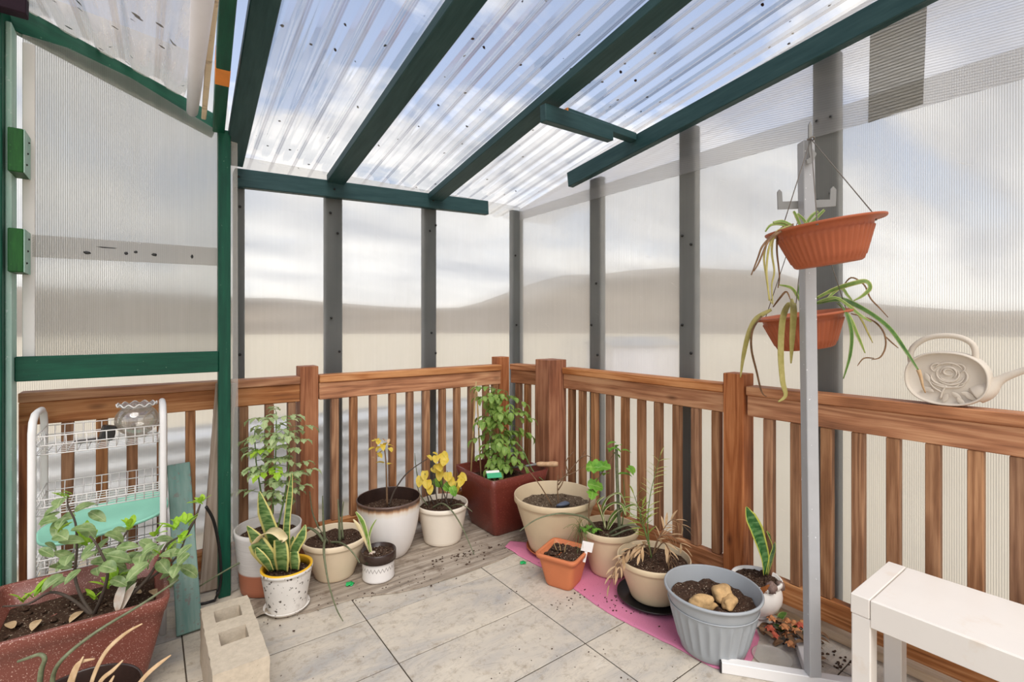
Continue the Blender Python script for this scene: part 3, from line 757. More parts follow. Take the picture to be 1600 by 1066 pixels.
# ================================================================== POTS
def fit(xl, xr, yt, yb, bxl, bxr, by, zb=0.0):
    d0 = (HC - zb) * F / (by - HY); rb = (bxr - bxl) / 2 * d0 / F
    for _ in range(4): dc = d0 + rb * .97; rb = (bxr - bxl) / 2 * dc / F
    p = Vector((0, 0, HC)) + ray((bxl + bxr + xl + xr) / 4, HY) * dc
    zr = HC - ((yt + yb) / 2 - HY) * dc / F
    return Vector((p.x, p.y, zb)), (xr - xl) / 2 * dc / F, rb, zr - zb, dc
def soil(parent, c, r, m=DIRT, amp=.010, name='soil', seed=0):
    mb = MB(); rings = []
    for j in range(9):
        rr = r * j / 8
        rings.append([mb.vert((c[0] + rr * math.cos(2 * math.pi * k / 40), c[1] + rr * math.sin(2 * math.pi * k / 40),
                      c[2] + amp * noise.noise((c[0] * 9 + rr * 60 * math.cos(2 * math.pi * k / 40), rr * 60 * math.sin(2 * math.pi * k / 40) + c[1] * 7, seed)) + .004)) for k in range(40 if j else 1)])
    for a, b in zip(rings, rings[1:]):
        for k in range(40):
            if len(a) == 1: mb.face(a[0], b[k], b[(k + 1) % 40])
            else: mb.face(a[k], b[k], b[(k + 1) % 40], a[(k + 1) % 40])
    for _ in range(46):
        th = R.uniform(0, 6.28); q = r * math.sqrt(R.random()) * .93; s = R.uniform(.003, .0075)
        mb.blob((c[0] + q * math.cos(th), c[1] + q * math.sin(th), c[2] + .006), (s * 1.3, s, s * .8), 6, 4, .5, 90)
    return mb.build(name, m, parent)
def pot(parent, c, Rr, Rb, H, mat, rim=(.018, .006), wall=.006, sd=.03, seg=56, belly=None, flute=None, name='pot', lip=None):
    """open pot: wall from Rb to under the rim, a rim band, inner wall to the soil line"""
    rh, ro = rim; Ru = Rr - ro; pr = [(0, 0), (Rb * .96, 0), (Rb, .004)]
    for k in range(1, 13):
        t_ = k / 12; z = .004 + (H - rh - .004) * t_
        r = belly(t_) if belly else Rb + (Ru - Rb) * t_
        pr.append((r, z))
    if rh > 0: pr += [(Rr - ro * .4, H - rh + .001), (Rr, H - rh + .004), (Rr, H - .004)]
    pr += [(Rr - .002, H), (Rr - wall + .001, H), (Rr - wall, H - .003)]
    zi = H - sd; ri = (belly(min(1, zi / (H - rh))) if belly else Rb + (Ru - Rb) * min(1, zi / (H - rh))) - wall
    pr += [(min(Rr - wall, ri + .002), zi), (ri - .004, zi - .022), (0, zi - .022)]
    mb = MB(); mb.lathe(c, pr, seg, flute)
    o = mb.build(name, mat, parent, Matrix.Translation(parent.location))
    return o, ri
def saucer(parent, c, r, mat, h=.018):
    mb = MB(); mb.lathe(c, [(0, 0), (r * .86, 0), (r, h * .8), (r, h), (r - .004, h), (r * .84, .005), (0, .005)], 48)
    return mb.build('saucer', mat, parent)
def P(c, dc, px, py, dd=0.0):
    """a point of a plant standing at c: the sight line through (px, py) at the plant's own distance (+dd)"""
    return atd(px, py, dc + dd)
def path(dc, pts, sub=4):
    return smoothpath([atd(p[0], p[1], dc + (p[2] if len(p) > 2 else 0)) for p in pts], sub)
def taper(n, a, b): return [a + (b - a) * i / (n - 1) for i in range(n)]
def stalk(parent, dc, pts, r0, r1, mat=STALK, name='stalk', seg=7):
    q = path(dc, pts); mb = MB(); mb.tube(q, taper(len(q), r0, r1), seg); return mb.build(name, mat, parent)
def compound(mb, base, d, L, W, n=3, bend=.8, spread=1.0, fold=.3, jag=False):
    """a stalk with paired leaflets and one at the end"""
    d = Vector(d).normalized(); up = Vector((0, 0, 1)); side = d.cross(up)
    side = side.normalized() if side.length > .1 else Vector((1, 0, 0))
    p = Vector(base)
    for i in range(n):
        t_ = (i + 1) / (n + .5); q = p + d * L * t_ - Vector((0, 0, L * .18 * t_ * t_)); sz = 1 - .25 * abs(t_ - .6)
        for sg in (-1, 1): mb.leaf(q, d * .55 + side * sg * spread + rv(.12), L * .42 * sz, W * sz, bend=bend + R.uniform(-.2, .3), fold=fold, n=5, lobes=jag)
    q = p + d * L - Vector((0, 0, L * .18)); mb.leaf(q, d - Vector((0, 0, .35)), L * .5, W * 1.15, bend=bend, fold=fold, n=5, lobes=jag)
    return [p, p + d * L * .5 - Vector((0, 0, L * .045)), q]
G = 'pots of plants standing on the floor'
def pthing(c, label, name='potted_plant', cat='potted plant', group=G): return thing(name, label, cat, c, group)
MAT = .009
# P1 tall two-tone pot with leafy plant
c, Rr, Rb, H, dc = fit(367, 463, 802, 843, 374, 452, 938, MAT); c += Vector((.016, .006, 0)); dc = depth(c)
pt = pthing(c, 'tall pot, white over terracotta, with a bushy pale green plant beside the door post')
pot(pt, c, Rr, Rb, H, TERRAW, rim=(0, 0), sd=.05); soil(pt, c + Vector((0, 0, H - .05)), Rr * .93)
mb = MB(); st = []
mains = [[(424, 832), (428, 760), (431, 700), (432, 645)], [(418, 834), (408, 770), (400, 720), (398, 672)], [(432, 833), (446, 770), (452, 716), (450, 668)]]
for pts in mains:
    q = path(dc, pts); mb.tube(q, taper(len(q), .0045, .002), 6); st.append(q)
lv = MB()
for q in st:
    for k in range(3, len(q)):
        for _ in range(2):
            a = R.uniform(0, 6.28); d = Vector((math.cos(a), math.sin(a), R.uniform(.0, .55)))
            e = compound(lv, q[k], d, R.uniform(.07, .115), .030, n=2, bend=1.0, jag=True)
            mb.tube(e, [.0014, .0012, .0008], 5)
mb.build('stem', STEM, pt); lv.build('foliage', LTOMP, pt)
lv = MB()
for q in st[:1]:
    for k in (4, 6, 8):
        for _ in range(2):
            a = R.uniform(0, 6.28); compound(lv, q[k] + rv(.02), (math.cos(a), math.sin(a), .1), .09, .034, n=2, jag=True)
lv.build('lower_foliage', LNEW, pt, )
# P2 snake plant in a mottled white pot with yellow liner
c, Rr, Rb, H, dc = fit(408, 484, 866, 902, 423, 478, 963, MAT + .004); dc = depth(c)
pt = pthing(c - Vector((0, 0, .004)), 'mottled white pot with yellow liner holding a snake plant with a cream folded leaf', 'potted_snake_plant', 'potted plant')
saucer(pt, c - Vector((0, 0, .004)), Rb + .016, STAINC, .016)
_, ri = pot(pt, c, Rr, Rb, H, STAINC, rim=(.014, .003), sd=.035); soil(pt, c + Vector((0, 0, H - .031)), ri - .005)
mb = MB(); mb.lathe(c + Vector((0, 0, H)), [(Rr - .001, -.004), (Rr - .001, .003), (Rr - .009, .003), (ri + .001, -.030), (ri - .003, -.030), (Rr - .012, .0)], 56); mb.build('liner', YELLOW, pt)
base = c + Vector((0, 0, H - .036))
def blade(pts, ws, mat, dc, parent, nh, fold=.25, name='leaf', dd=0, twist=0):
    q = path(dc, pts, 5); n = len(q); w_ = []
    for i in range(n):
        f = i / (n - 1) * (len(ws) - 1); k = min(int(f), len(ws) - 2); w_.append(ws[k] + (ws[k + 1] - ws[k]) * (f - k))
    mb = MB(); mb.ribbon(q, w_, nh, fold, twist=twist); o = mb.build(name, mat, parent)
    md = o.modifiers.new('th', 'SOLIDIFY'); md.thickness = .0018; return o
FRONT = Vector((-SA, -CA, .25))
blade([(450, 884), (448, 830), (453, 775), (456, 740)], [.030, .030, .026, .004], LSNK, dc, pt, FRONT, dd=.02)
blade([(438, 884, .03), (428, 840, .03), (414, 800, .02), (405, 768, .01)], [.034, .064, .058, .004], LSNK, dc, pt, FRONT)
blade([(430, 884), (412, 860), (400, 840, -.01), (386, 822, -.02)], [.030, .056, .052, .004], LSNK, dc, pt, FRONT)
blade([(432, 890, -.02), (420, 872, -.04), (408, 856, -.05), (402, 846, -.05)], [.04, .075, .08, .07], LSNK, dc, pt, FRONT)
blade([(402, 848, -.05), (415, 834, -.055), (430, 832, -.06), (442, 842, -.07), (440, 848, -.075)], [.066, .066, .056, .04, .004], LSNKC, dc, pt, (0, 0, 1), name='cream_leaf')
blade([(442, 892, -.03), (441, 872, -.05), (440, 856, -.055), (437, 842, -.055)], [.046, .064, .06, .045], LSNK, dc, pt, FRONT)
blade([(452, 884, -.01), (462, 856, -.02), (472, 838, -.02), (477, 820, -.01)], [.024, .044, .042, .004], LSNK, dc, pt, FRONT)
blade([(461, 890, -.02), (461, 876, -.03), (460, 862, -.03)], [.034, .046, .034], LSNK, dc, pt, FRONT)
blade([(424, 892, -.04), (416, 878, -.06), (406, 866, -.07), (400, 856, -.07)], [.02, .036, .034, .006], LSNK, dc, pt, FRONT)
blade([(446, 890, 0), (450, 868, 0), (456, 852, .01), (458, 838, .01)], [.024, .04, .036, .005], LSNK, dc, pt, FRONT)
# P3 cream pot of dark cylindrical stalks
c, Rr, Rb, H, dc = fit(470, 568, 813, 859, 489, 547, 912, MAT); c += Vector((.012, -.006, 0)); dc = depth(c)
pt = pthing(c, 'wide cream pot of dark spiky round stalks, one stalk trailing to the floor')
_, ri = pot(pt, c, Rr, Rb, H, CREAM, rim=(.026, .005), sd=.034); soil(pt, c + Vector((0, 0, H - .034)), ri)
for pts, r0 in (([(508, 848), (505, 812), (504, 775)], .0075), ([(531, 846), (530, 812), (528, 780)], .0085), ([(498, 826, .03), (488, 800, .03), (484, 768, .03)], .004), ([(536, 842), (534, 810), (537, 784)], .005), ([(516, 850), (500, 828), (494, 814)], .0025)):
    stalk(pt, dc, pts, r0, .0022)
stalk(pt, dc, [(508, 850), (495, 832), (476, 826, -.03), (440, 848, -.10), (400, 866, -.16), (352, 892, -.235), (306, 920, -.27)], .0075, .0028)
stalk(pt, dc, [(512, 850), (508, 845, -.07), (506, 858, -.165), (508, 880, -.20), (514, 914, -.25), (525, 950, -.34), (536, 971, -.405)], .007, .0018)
stalk(pt, dc, [(515, 848), (530, 848, -.07), (543, 855, -.145), (556, 870, -.16), (562, 880, -.17)], .006, .002)
stalk(pt, dc, [(505, 850), (488, 850, -.02), (489, 862, -.03), (499, 866, -.03)], .004, .003, STEM)
# P4 tall white glazed pot with brown rim
c, Rr, Rb, H, dc = fit(557, 655, 757, 795, 580, 638, 876, MAT)
pt = pthing(c, 'tall white glazed pot with brown rim and a thin yellow-leaved twig')
bl = lambda t_: Rb + (Rr - .004 - Rb) * (math.sin(min(1, t_ * 1.02) * math.pi / 2) ** .72)
_, ri = pot(pt, c, Rr, Rb, H, glaze(H), rim=(.012, .004), sd=.07, belly=bl); mb = MB(); mb.lathe(c, [(ri + .001, H - .07), (Rr - .0075, H - .006), (Rr - .0065, H - .001)], 56); mb.build('brown_inside', DARKGL, pt); soil(pt, c + Vector((0, 0, H - .07)), ri)
stalk(pt, dc, [(605, 790), (604, 752), (603, 722), (600, 694)], .0055, .003, STEMB, 'stem')
stalk(pt, dc, [(608, 790), (616, 768), (632, 744), (648, 730), (668, 717)], .005, .0022, STEMD, 'stem')
lv = MB()
for (x, y) in [(582, 690), (586, 700), (592, 688), (597, 694), (603, 692), (590, 708), (598, 704), (606, 696), (594, 698), (600, 724), (606, 726), (588, 686), (608, 700), (668, 712), (676, 708)]:
    a = R.uniform(0, 6.28); lv.leaf(P(c, dc, x, y, R.uniform(-.03, .03)), (math.cos(a), math.sin(a) - .4, R.uniform(-.5, .4)), R.uniform(.03, .05), .028, bend=.8, shape='heart')
lv.build('foliage', LYEL, pt)
lv = MB()
for (x, y) in [(604, 690), (608, 686), (596, 684), (588, 718)]: lv.leaf(P(c, dc, x, y), rv(1) + Vector((0, 0, .3)), .03, .018)
lv.build('dry_foliage', LDRY, pt)
# P5 small patterned pot
c, Rr, Rb, H, dc = fit(564, 618, 843, 874, 567, 616, 914, MAT)
pt = pthing(c, 'small pot with dark rim and patterned white body holding one pale shoot')
mb = MB(); mb.lathe(c, [(0, 0), (Rb * .93, 0), (Rb * .98, .004), (Rb, .010), (Rb * .97, .018), (Rb * .99, .03), (Rb * .97, .04), (Rb * .99, .055), (Rb * .98, H * .66)], 48)
def patterned():
    m, t = newmat('carved_white_band'); co = objco(t)
    z = t.sep(co)[2]; u_ = t.sep(uvco(t))[0]
    zig = t.math('ABSOLUTE', t.math('SUBTRACT', t.math('FRACT', t.math('MULTIPLY', u_, 26.0)), .5))
    dz = t.math('ABSOLUTE', t.math('SUBTRACT', z, t.math('ADD', .050, t.math('MULTIPLY', zig, .034))))
    f = t.ramp(dz, [(.0016, g(1)), (.0032, g(0))])
    t.out(pbsdf(t, t.mix(f, lin(228, 222, 216), lin(96, 86, 78)), .5, .3)); return m
mb.build('pot', patterned(), pt)
mb = MB(); mb.lathe(c, [(Rb * .98, H * .655), (Rr, H * .68), (Rr, H - .003), (Rr - .002, H), (Rr - .006, H), (Rr - .008, H - .022), (0, H - .024)], 48); mb.build('rim', DARKGL, pt)
soil(pt, c + Vector((0, 0, H - .022)), Rr - .009)
blade([(580, 866), (574, 840), (566, 815), (556, 800)], [.014, .018, .024, .006], LVAR, dc, pt, FRONT)
blade([(580, 866), (576, 846), (580, 826), (588, 812)], [.010, .012, .010, .003], LVAR, dc, pt, FRONT)
blade([(578, 862), (568, 838), (560, 822), (552, 812)], [.010, .016, .018, .004], LSNKC, dc, pt, FRONT, name='pale_leaf')
mb = MB(); mb.blob(P(c, dc, 582, 866, -.005), (.018, .014, .012), 10, 6, .5, 60); mb.build('root_base', LWHITE, pt)
# P6 off-white pot with yellow heart leaves
c, Rr, Rb, H, dc = fit(653, 732, 767, 802, 662, 719, 855, MAT)
pt = pthing(c, 'off-white pot with yellowing heart-shaped leaves and a stalk bent to the floor')
_, ri = pot(pt, c, Rr, Rb, H, CREAMW, rim=(.024, .005), sd=.03); soil(pt, c + Vector((0, 0, H - .03)), ri)
stems = [[(672, 790), (664, 762), (659, 742)], [(680, 792), (668, 765), (664, 740)], [(684, 790), (678, 750), (676, 728)], [(690, 790), (692, 750), (688, 714)], [(696, 788), (700, 760), (699, 736)], [(704, 788), (712, 764), (716, 746)], [(700, 790), (690, 762), (682, 745)]]
mb = MB(); lv = MB(); lg = MB()
for i, s_ in enumerate(stems):
    q = path(dc, [(x, y, R.uniform(-.03, .03)) for x, y in s_]); mb.tube(q, taper(len(q), .0035, .002), 6)
for (x, y, k) in [(658, 744, 0), (664, 736, 0), (676, 730, 0), (682, 712, 0), (690, 708, 0), (696, 716, 0), (700, 738, 0), (704, 746, 0), (718, 742, 0), (722, 748, 0), (680, 748, 1), (694, 756, 1), (686, 724, 0), (668, 750, 0), (706, 760, 1), (688, 734, 0), (672, 758, 0), (712, 752, 0)]:
    (lg if k else lv).leaf(P(c, dc, x, y, R.uniform(-.06, .05)), (R.uniform(-.5, .5), -.5, R.uniform(-.9, -.1)), R.uniform(.05, .068), R.uniform(.040, .052), up=(-SA, -CA, .6), bend=.5, shape='heart')
mb.build('stem', STEMD, pt); lv.build('foliage', LYEL, pt); lg.build('green_foliage', LGRN, pt)
stalk(pt, dc, [(676, 794, -.02), (690, 787, -.07), (704, 796, -.145), (720, 820, -.15), (732, 846, -.18), (741, 867, -.225)], .0055, .002)
stalk(pt, dc, [(704, 792), (716, 788, -.07), (728, 792, -.10), (738, 800, -.11)], .004, .0015)
stalk(pt, dc, [(668, 790, .02), (656, 772, .03), (650, 752, .03)], .004, .0015)
stalk(pt, dc, [(655, 762, .04), (650, 730, .05), (648, 708, .05)], .004, .0012)
# P7 square maroon planter in the corner
def square_pot(parent, cs_top, cs_bot, ztop, zb, mat, sd=.05, wall=.012, rim=.0, inner=None, soilm=DIRT, bulge=0.0):
    """four-sided flaring planter; corner lists run the same way round"""
    def ring(cs, z, r=.03, k=5):
        out = []; n = 4
        for i in range(n):
            p, a, b = Vector(cs[i]), Vector(cs[i - 1]), Vector(cs[(i + 1) % n])
            da, db = (a - p).normalized(), (b - p).normalized()
            for q in range(k):
                t_ = q / (k - 1); v = p + da * r * (1 - t_) ** 2 + db * r * t_ ** 2
                out.append((v.x, v.y, z))
        return out
    mb = MB(); cen_t = sum((Vector(c_) for c_ in cs_top), Vector((0, 0))) / 4
    ins = lambda cs, w_: [tuple(Vector(c_) + (cen_t - Vector(c_)).normalized() * w_ * 1.4) for c_ in cs]
    mixc = lambda t_: [tuple(Vector(b) * (1 - t_) + Vector(a) * t_) for a, b in zip(cs_top, cs_bot)]
    levels = [(ins(mixc(0), .004), zb), (mixc(0), zb + .006)]
    for q in range(1, 7):
        t_ = q / 6 * (1 if not rim else .86); levels.append((mixc(t_ + bulge * math.sin(math.pi * t_)), zb + (ztop - zb) * t_))
    if rim:
        levels += [(ins(mixc(.88), -rim), zb + (ztop - zb) * .87), (ins(mixc(1.0), -rim), ztop - .004)]
    levels += [(ins(mixc(1.0), -rim + .002), ztop), (ins(mixc(1.0), wall - .002), ztop), (ins(mixc(1.0), wall), ztop - .004)]
    ti = 1 - sd / (ztop - zb); levels += [(ins(mixc(ti), wall + .002), ztop - sd)]
    prev = None
    for cs, z in levels:
        rg = [mb.vert(p) for p in ring(cs, z)]
        if prev:
            for k in range(len(rg)): mb.face(prev[k], prev[(k + 1) % len(rg)], rg[(k + 1) % len(rg)], rg[k])
        else: mb.face(*rg[::-1])
        prev = rg
    mb.face(*prev)
    o = mb.build('pot', mat, parent)
    # soil grid
    cs = [Vector(c_) for c_ in ins(mixc(ti), wall + .004)]; mb = MB(); n = 22; ix = []
    for j in range(n + 1):
        for i in range(n + 1):
            u, v = i / n, j / n; p = (cs[0] * (1 - u) + cs[1] * u) * (1 - v) + (cs[3] * (1 - u) + cs[2] * u) * v
            mb.vert((p.x, p.y, ztop - sd + .008 + .012 * noise.noise((p.x * 16, p.y * 16, 3.3)) + .006 * noise.noise((p.x * 60, p.y * 60, 1))))
    for j in range(n):
        for i in range(n): a = j * (n + 1) + i; mb.face(a, a + 1, a + n + 2, a + n + 1)
    for _ in range(60):
        u, v = R.random() * .92 + .04, R.random() * .92 + .04; p = (cs[0] * (1 - u) + cs[1] * u) * (1 - v) + (cs[3] * (1 - u) + cs[2] * u) * v; s_ = R.uniform(.004, .010)
        mb.blob((p.x, p.y, ztop - sd + .012), (s_ * 1.4, s_, s_ * .7), 6, 4, .5, 70)
    mb.build('soil', soilm, parent); return o
X0, Y0 = 1.492, 2.178
top = [(1.492, 2.19), (1.905, 2.19), (1.905, 2.60), (1.492, 2.60)]
bot = [(1.562, 2.262), (1.835, 2.262), (1.835, 2.54), (1.562, 2.54)]
pt = pthing((1.70, 2.39, MAT), 'dark maroon square planter in the corner with bamboo stakes and a tall leafy plant', 'planter', 'planter')
square_pot(pt, top, bot, .35, MAT, MAROOND, sd=.075, bulge=.05)
cP7 = Vector((1.70, 2.39, .28)); dc = depth(cP7)
mb = MB(); lv = MB(); st = []
for pts in ([(780, 755, -.02), (786, 720), (782, 680), (776, 640), (772, 606)], [(784, 752, 0), (795, 700, .03), (800, 655, .04), (792, 612, .03)], [(778, 752, .03), (768, 705, .05), (765, 660, .05), (770, 620, .04)]):
    q = path(dc, pts, 5); mb.tube(q, taper(len(q), .006, .002), 6); st.append(q)
for q in st:
    for k in range(3, len(q)):
        for _ in range(2):
            a = R.uniform(0, 6.28); d = Vector((math.cos(a), math.sin(a), R.uniform(-.4, .4)))
            if q[k].y + d.y * .2 > 2.62: d.y = -abs(d.y)
            e = compound(lv, q[k], d, R.uniform(.08, .13), .034, n=2, bend=1.2, spread=.9); mb.tube(e, [.0016, .0012, .0008], 5)
mb.build('stem', STEM, pt); lv.build('foliage', LTOM, pt)
for pts in ([(735, 752, 0), (744, 596, .06)], [(752, 752, .03), (745, 612, .06)]):
    mb = MB(); mb.tube([atd(x, y, dc + e) for x, y, e in pts], .005, 8); mb.build('stake', STICK, pt)
stalk(pt, dc, [(800, 690), (815, 700, -.02), (832, 735, -.05), (850, 752, -.10)], .004, .002, STEM, 'stem')
M = Matrix.Translation(atd(772, 742, dc - .14)) @ Matrix.Rotation(math.radians(-24), 4, 'Z') @ Matrix.Rotation(math.radians(24), 4, 'X')
tg = thing('plant_label', 'green and white plant label card stuck in the maroon corner planter', 'label', M.translation)
mb = MB(); mb.box((-.042, -.028, 0), (.042, .014, .002)); mb.build('green_card', GTAG, tg, M, smooth=False, local=True)
mb = MB(); mb.box((-.042, .014, 0), (.034, .034, .002)); mb.build('white_strip', PAPER, tg, M, smooth=False, local=True)
tr = thing('hand_trowel', 'hand trowel with a round wooden handle resting on the corner planter rim', 'trowel', atd(852, 726, dc + .12))
a, b = atd(838, 729, dc - .02), atd(872, 727, dc - .03); a.z = .372; b.z = .375
mb = MB(); q = [a.lerp(b, k / 10) for k in range(11)]; mb.tube(q, [.010, .0135, .015, .0145, .0135, .014, .015, .0165, .017, .0165, .012], 16); mb.build('handle', HANDLE, tr)
a2 = a + (a - b).normalized() * .11 - Vector((0, 0, .02)); mb = MB(); mb.tube([a, a2], [.007, .006], 10); mb.build('shank', GREYDK, tr)
mb = MB(); mb.ribbon([a2, a2 + (a - b).normalized() * .05 - Vector((0, 0, .012)), a2 + (a - b).normalized() * .12 - Vector((0, 0, .035))], [.03, .05, .01], (0, 0, 1), .4); mb.build('blade', GREYDK, tr)
# P8 large beige pot, dry
c, Rr, Rb, H, dc = fit(801, 932, 742, 800, 828, 906, 872, .0215); Rr *= .97
pt = pthing(c - Vector((0, 0, .012)), 'largest beige pot with bare twigs and pale dusty soil, right of the maroon planter')
saucer(pt, c - Vector((0, 0, .012)), Rb + .018, TERRA, .022)
_, ri = pot(pt, c, Rr, Rb, H, CREAMD, rim=(.034, .008), sd=.07); soil(pt, c + Vector((0, 0, H - .07)), ri, DIRTG, .014)
mb = MB()
for pts in ([(873, 790), (871, 765), (872, 742)], [(872, 758), (888, 738), (905, 718), (916, 702)], [(872, 752), (884, 744), (898, 738), (914, 728)], [(872, 766), (880, 752), (878, 735)], [(906, 716), (916, 712), (926, 716)], [(888, 738), (884, 722), (896, 706)], [(862, 790), (846, 762), (828, 738), (818, 728)]):
    q = path(dc, pts, 3); mb.tube(q, taper(len(q), .004, .0016), 5)
mb.build('twigs', STEMB, pt)
mb = MB(); mb.blob(atd(880, 788, dc - .03), (.045, .02, .012), 8, 5, .5, 30); meta(mb.build('pottery_shard', SHARD), 'dark grey-blue shard lying on the soil of the largest beige pot', 'shard')
# P9 square orange pot
pt = pthing((1.55, 1.69, 0), 'small square orange pot with a white tag, standing out in front', 'potted_seedling')
cen = Vector((1.555, 1.69)); u = Vector((math.cos(math.radians(22)), math.sin(math.radians(22)))); v = Vector((-u.y, u.x))
sq = lambda h: [tuple(cen - u * h - v * h), tuple(cen + u * h - v * h), tuple(cen + u * h + v * h), tuple(cen - u * h + v * h)]
square_pot(pt, sq(.096), sq(.066), .152, 0.001, ORANGE, sd=.026, wall=.008, rim=.008)
dc9 = depth((1.555, 1.69))
mb = MB()
for pts in ([(876, 862), (874, 850), (868, 845)], [(882, 864), (884, 852), (890, 848)], [(870, 860), (866, 850), (868, 842)]):
    q = path(dc9, pts, 3); mb.tube(q, taper(len(q), .0018, .0008), 5)
mb.build('dry_stem', STICK, pt)
tg = thing('plant_label', 'blank white plant tag in the square orange pot', 'label', atd(916, 862, dc9 - .035))
mb = MB(); M = Matrix.Translation(atd(916, 862, dc9 - .035)) @ Matrix.Rotation(-YAW, 4, 'Z') @ Matrix.Rotation(math.radians(12), 4, 'Y')
mb.box((-.026, -.001, 0), (.026, .001, .045)); mb.build('card', PAPER, tg, M, smooth=False, local=True)
mb = MB(); mb.box((-.006, -.001, -.05), (.006, .001, .002)); mb.build('spike', PAPER, tg, M, smooth=False, local=True)
# P10 beige pot with mixed plants
c, Rr, Rb, H, dc = fit(903, 1000, 801, 842, 921, 983, 906, .007); Rr *= .92; Rb *= .92
pt = pthing(c, 'beige pot crowded with a lobed-leaf plant, round stalk and striped leaves')
_, ri = pot(pt, c, Rr, Rb, H, CREAMD, rim=(.03, .005), sd=.035); soil(pt, c + Vector((0, 0, H - .035)), ri)
stalk(pt, dc, [(968, 828), (966, 790), (964, 740), (963, 700)], .0085, .0075)
stalk(pt, dc, [(921, 828, .03), (920, 790, .04), (928, 755, .05), (926, 735, .05)], .004, .002, STEMB, 'stem')
stalk(pt, dc, [(920, 770, .04), (940, 740, .04), (955, 715, .03), (962, 706, .02)], .003, .002, STEMB, 'stem')
stalk(pt, dc, [(972, 822, .03), (976, 780, .05), (974, 748, .05)], .003, .0015, STEM, 'stem')
lv = MB()
for (x, y, L) in [(916, 730, .09), (934, 728, .08), (926, 722, .07), (918, 756, .085), (926, 766, .07)]:
    lv.leaf(P(c, dc, x, y, .03), (R.uniform(-.7, .7), -.5, R.uniform(-.5, .2)), L, L * .9, up=(-SA, -CA, .9), bend=.5, shape='ovate', lobes=True)
for (x, y) in [(956, 700), (963, 692), (970, 696), (958, 708), (972, 704), (964, 700), (953, 704), (978, 732), (982, 728), (974, 740), (980, 742), (950, 740)]:
    a = R.uniform(0, 6.28); lv.leaf(P(c, dc, x, y, R.uniform(-.03, .03)), (math.cos(a), math.sin(a), R.uniform(-.3, .5)), .05, .038, bend=.8)
for k in range(16):
    a = R.uniform(0, 6.28); q = P(c, dc, R.uniform(908, 932), R.uniform(822, 834), -.05); lv.leaf(q, (math.cos(a), math.sin(a), .3), .035, .026, bend=.9)
lv.build('foliage', LGRN, pt)
for i, pts in enumerate(([(944, 826), (942, 795), (952, 778), (968, 772, -.02), (978, 790, -.03)], [(946, 826), (944, 800), (958, 788), (972, 790, -.02), (978, 806, -.04)], [(948, 828), (956, 808), (972, 796), (990, 806, -.02)], [(950, 828), (968, 802, .02), (990, 790, .02), (1002, 800, .02)], [(946, 826), (938, 800), (934, 786), (944, 776)])):
    blade(pts, [.010, .026, .030, .022, .003], LVAR, dc, pt, (0, 0, 1), .4, name='striped_leaf')
stalk(pt, dc, [(935, 832, -.02), (919, 812, -.12), (900, 805, -.16), (870, 803, -.20), (838, 812, -.22), (812, 830, -.24)], .0065, .002)
stalk(pt, dc, [(950, 836), (965, 826, -.04), (985, 820, -.05), (1000, 824, -.06)], .007, .003)
stalk(pt, dc, [(940, 834), (955, 838, -.05), (975, 830, -.05), (990, 826, -.05)], .006, .003)
mb = MB()
for k in range(34):
    b0 = P(c, dc, 908 + R.uniform(-4, 6), 832, -.03); d = Vector((R.uniform(-.13, .02), R.uniform(-.12, .03), R.uniform(-.04, .10)))
    pts = [b0, b0 + d * .5 + Vector((0, 0, .03)), b0 + d]
    mb.tube(smoothpath(pts, 3), .0007, 4)
mb.build('feathery_fronds', STEM, pt)
# P11 palm
c, Rr, Rb, H, dc = fit(962, 1083, 843, 899, 987, 1058, 953, .018); Rr *= .93; c += Vector((.010, .012, 0)); dc = depth(c)
pt = pthing(c - Vector((0, 0, .012)), 'beige pot in a black saucer with a small palm and dried drooping fronds', 'potted_palm')
saucer(pt, c - Vector((0, 0, .0115)), 56 * dc / F, BLACKP, .02)
_, ri = pot(pt, c, Rr, Rb, H, CREAMD, rim=(.024, .005), sd=.03); soil(pt, c + Vector((0, 0, H - .03)), ri)
def frond(mb, lv, dc, pts, L, W, n=9, droop=.5, lift=.6):
    q = path(dc, pts, 5); mb.tube(q, taper(len(q), .003, .001), 5); m_ = len(q)
    for k in range(n):
        i = int((.30 + .68 * k / n) * (m_ - 1)); d = (q[min(i + 1, m_ - 1)] - q[i - 1]).normalized(); side = d.cross(Vector((SA, CA, .1))).normalized()
        for sg in (-1, 1): lv.leaf(q[i], side * sg + d * lift + rv(.1), L * (1 - .35 * abs(k / n - .4)), W, bend=droop, shape='lance', n=5)
    lv.leaf(q[-1], (q[-1] - q[-2]), L * .8, W, bend=.2, shape='lance', n=4)
mb = MB(); l1 = MB(); l2 = MB(); l3 = MB()
frond(mb, l1, dc, [(1017, 872), (1012, 820), (1016, 775), (1024, 740), (1032, 712, -.02)], .062, .010, 10, .4, .9)
frond(mb, l2, dc, [(1018, 872), (1008, 828), (998, 795), (990, 772, -.02)], .075, .011, 6, .5, 1.2)
frond(mb, l2, dc, [(1018, 870), (1008, 832), (1000, 810, -.03), (1004, 790, -.05)], .07, .012, 5, .4, 1.0)
mb.build('stem', STEM, pt); l1.build('pale_frond', LPALM, pt); l2.build('green_frond', LPALMG, pt)
mb = MB()
for pts in ([(1016, 868), (1010, 852, -.05), (985, 858, -.13), (962, 885, -.16), (952, 915, -.17)], [(1016, 868), (1000, 860, -.05), (978, 868, -.12), (966, 896, -.15)], [(1020, 868), (1030, 840), (1050, 838), (1070, 856, -.02)], [(1020, 868), (1034, 832, .02), (1052, 812, .04), (1072, 826, .04)], [(1022, 866), (1036, 848, -.04), (1046, 862, -.08), (1050, 884, -.08)], [(1016, 868), (1006, 850, -.06), (1000, 866, -.10)]):
    frond(mb, l3, dc, pts, .06, .012, 6, .5, 1.3)
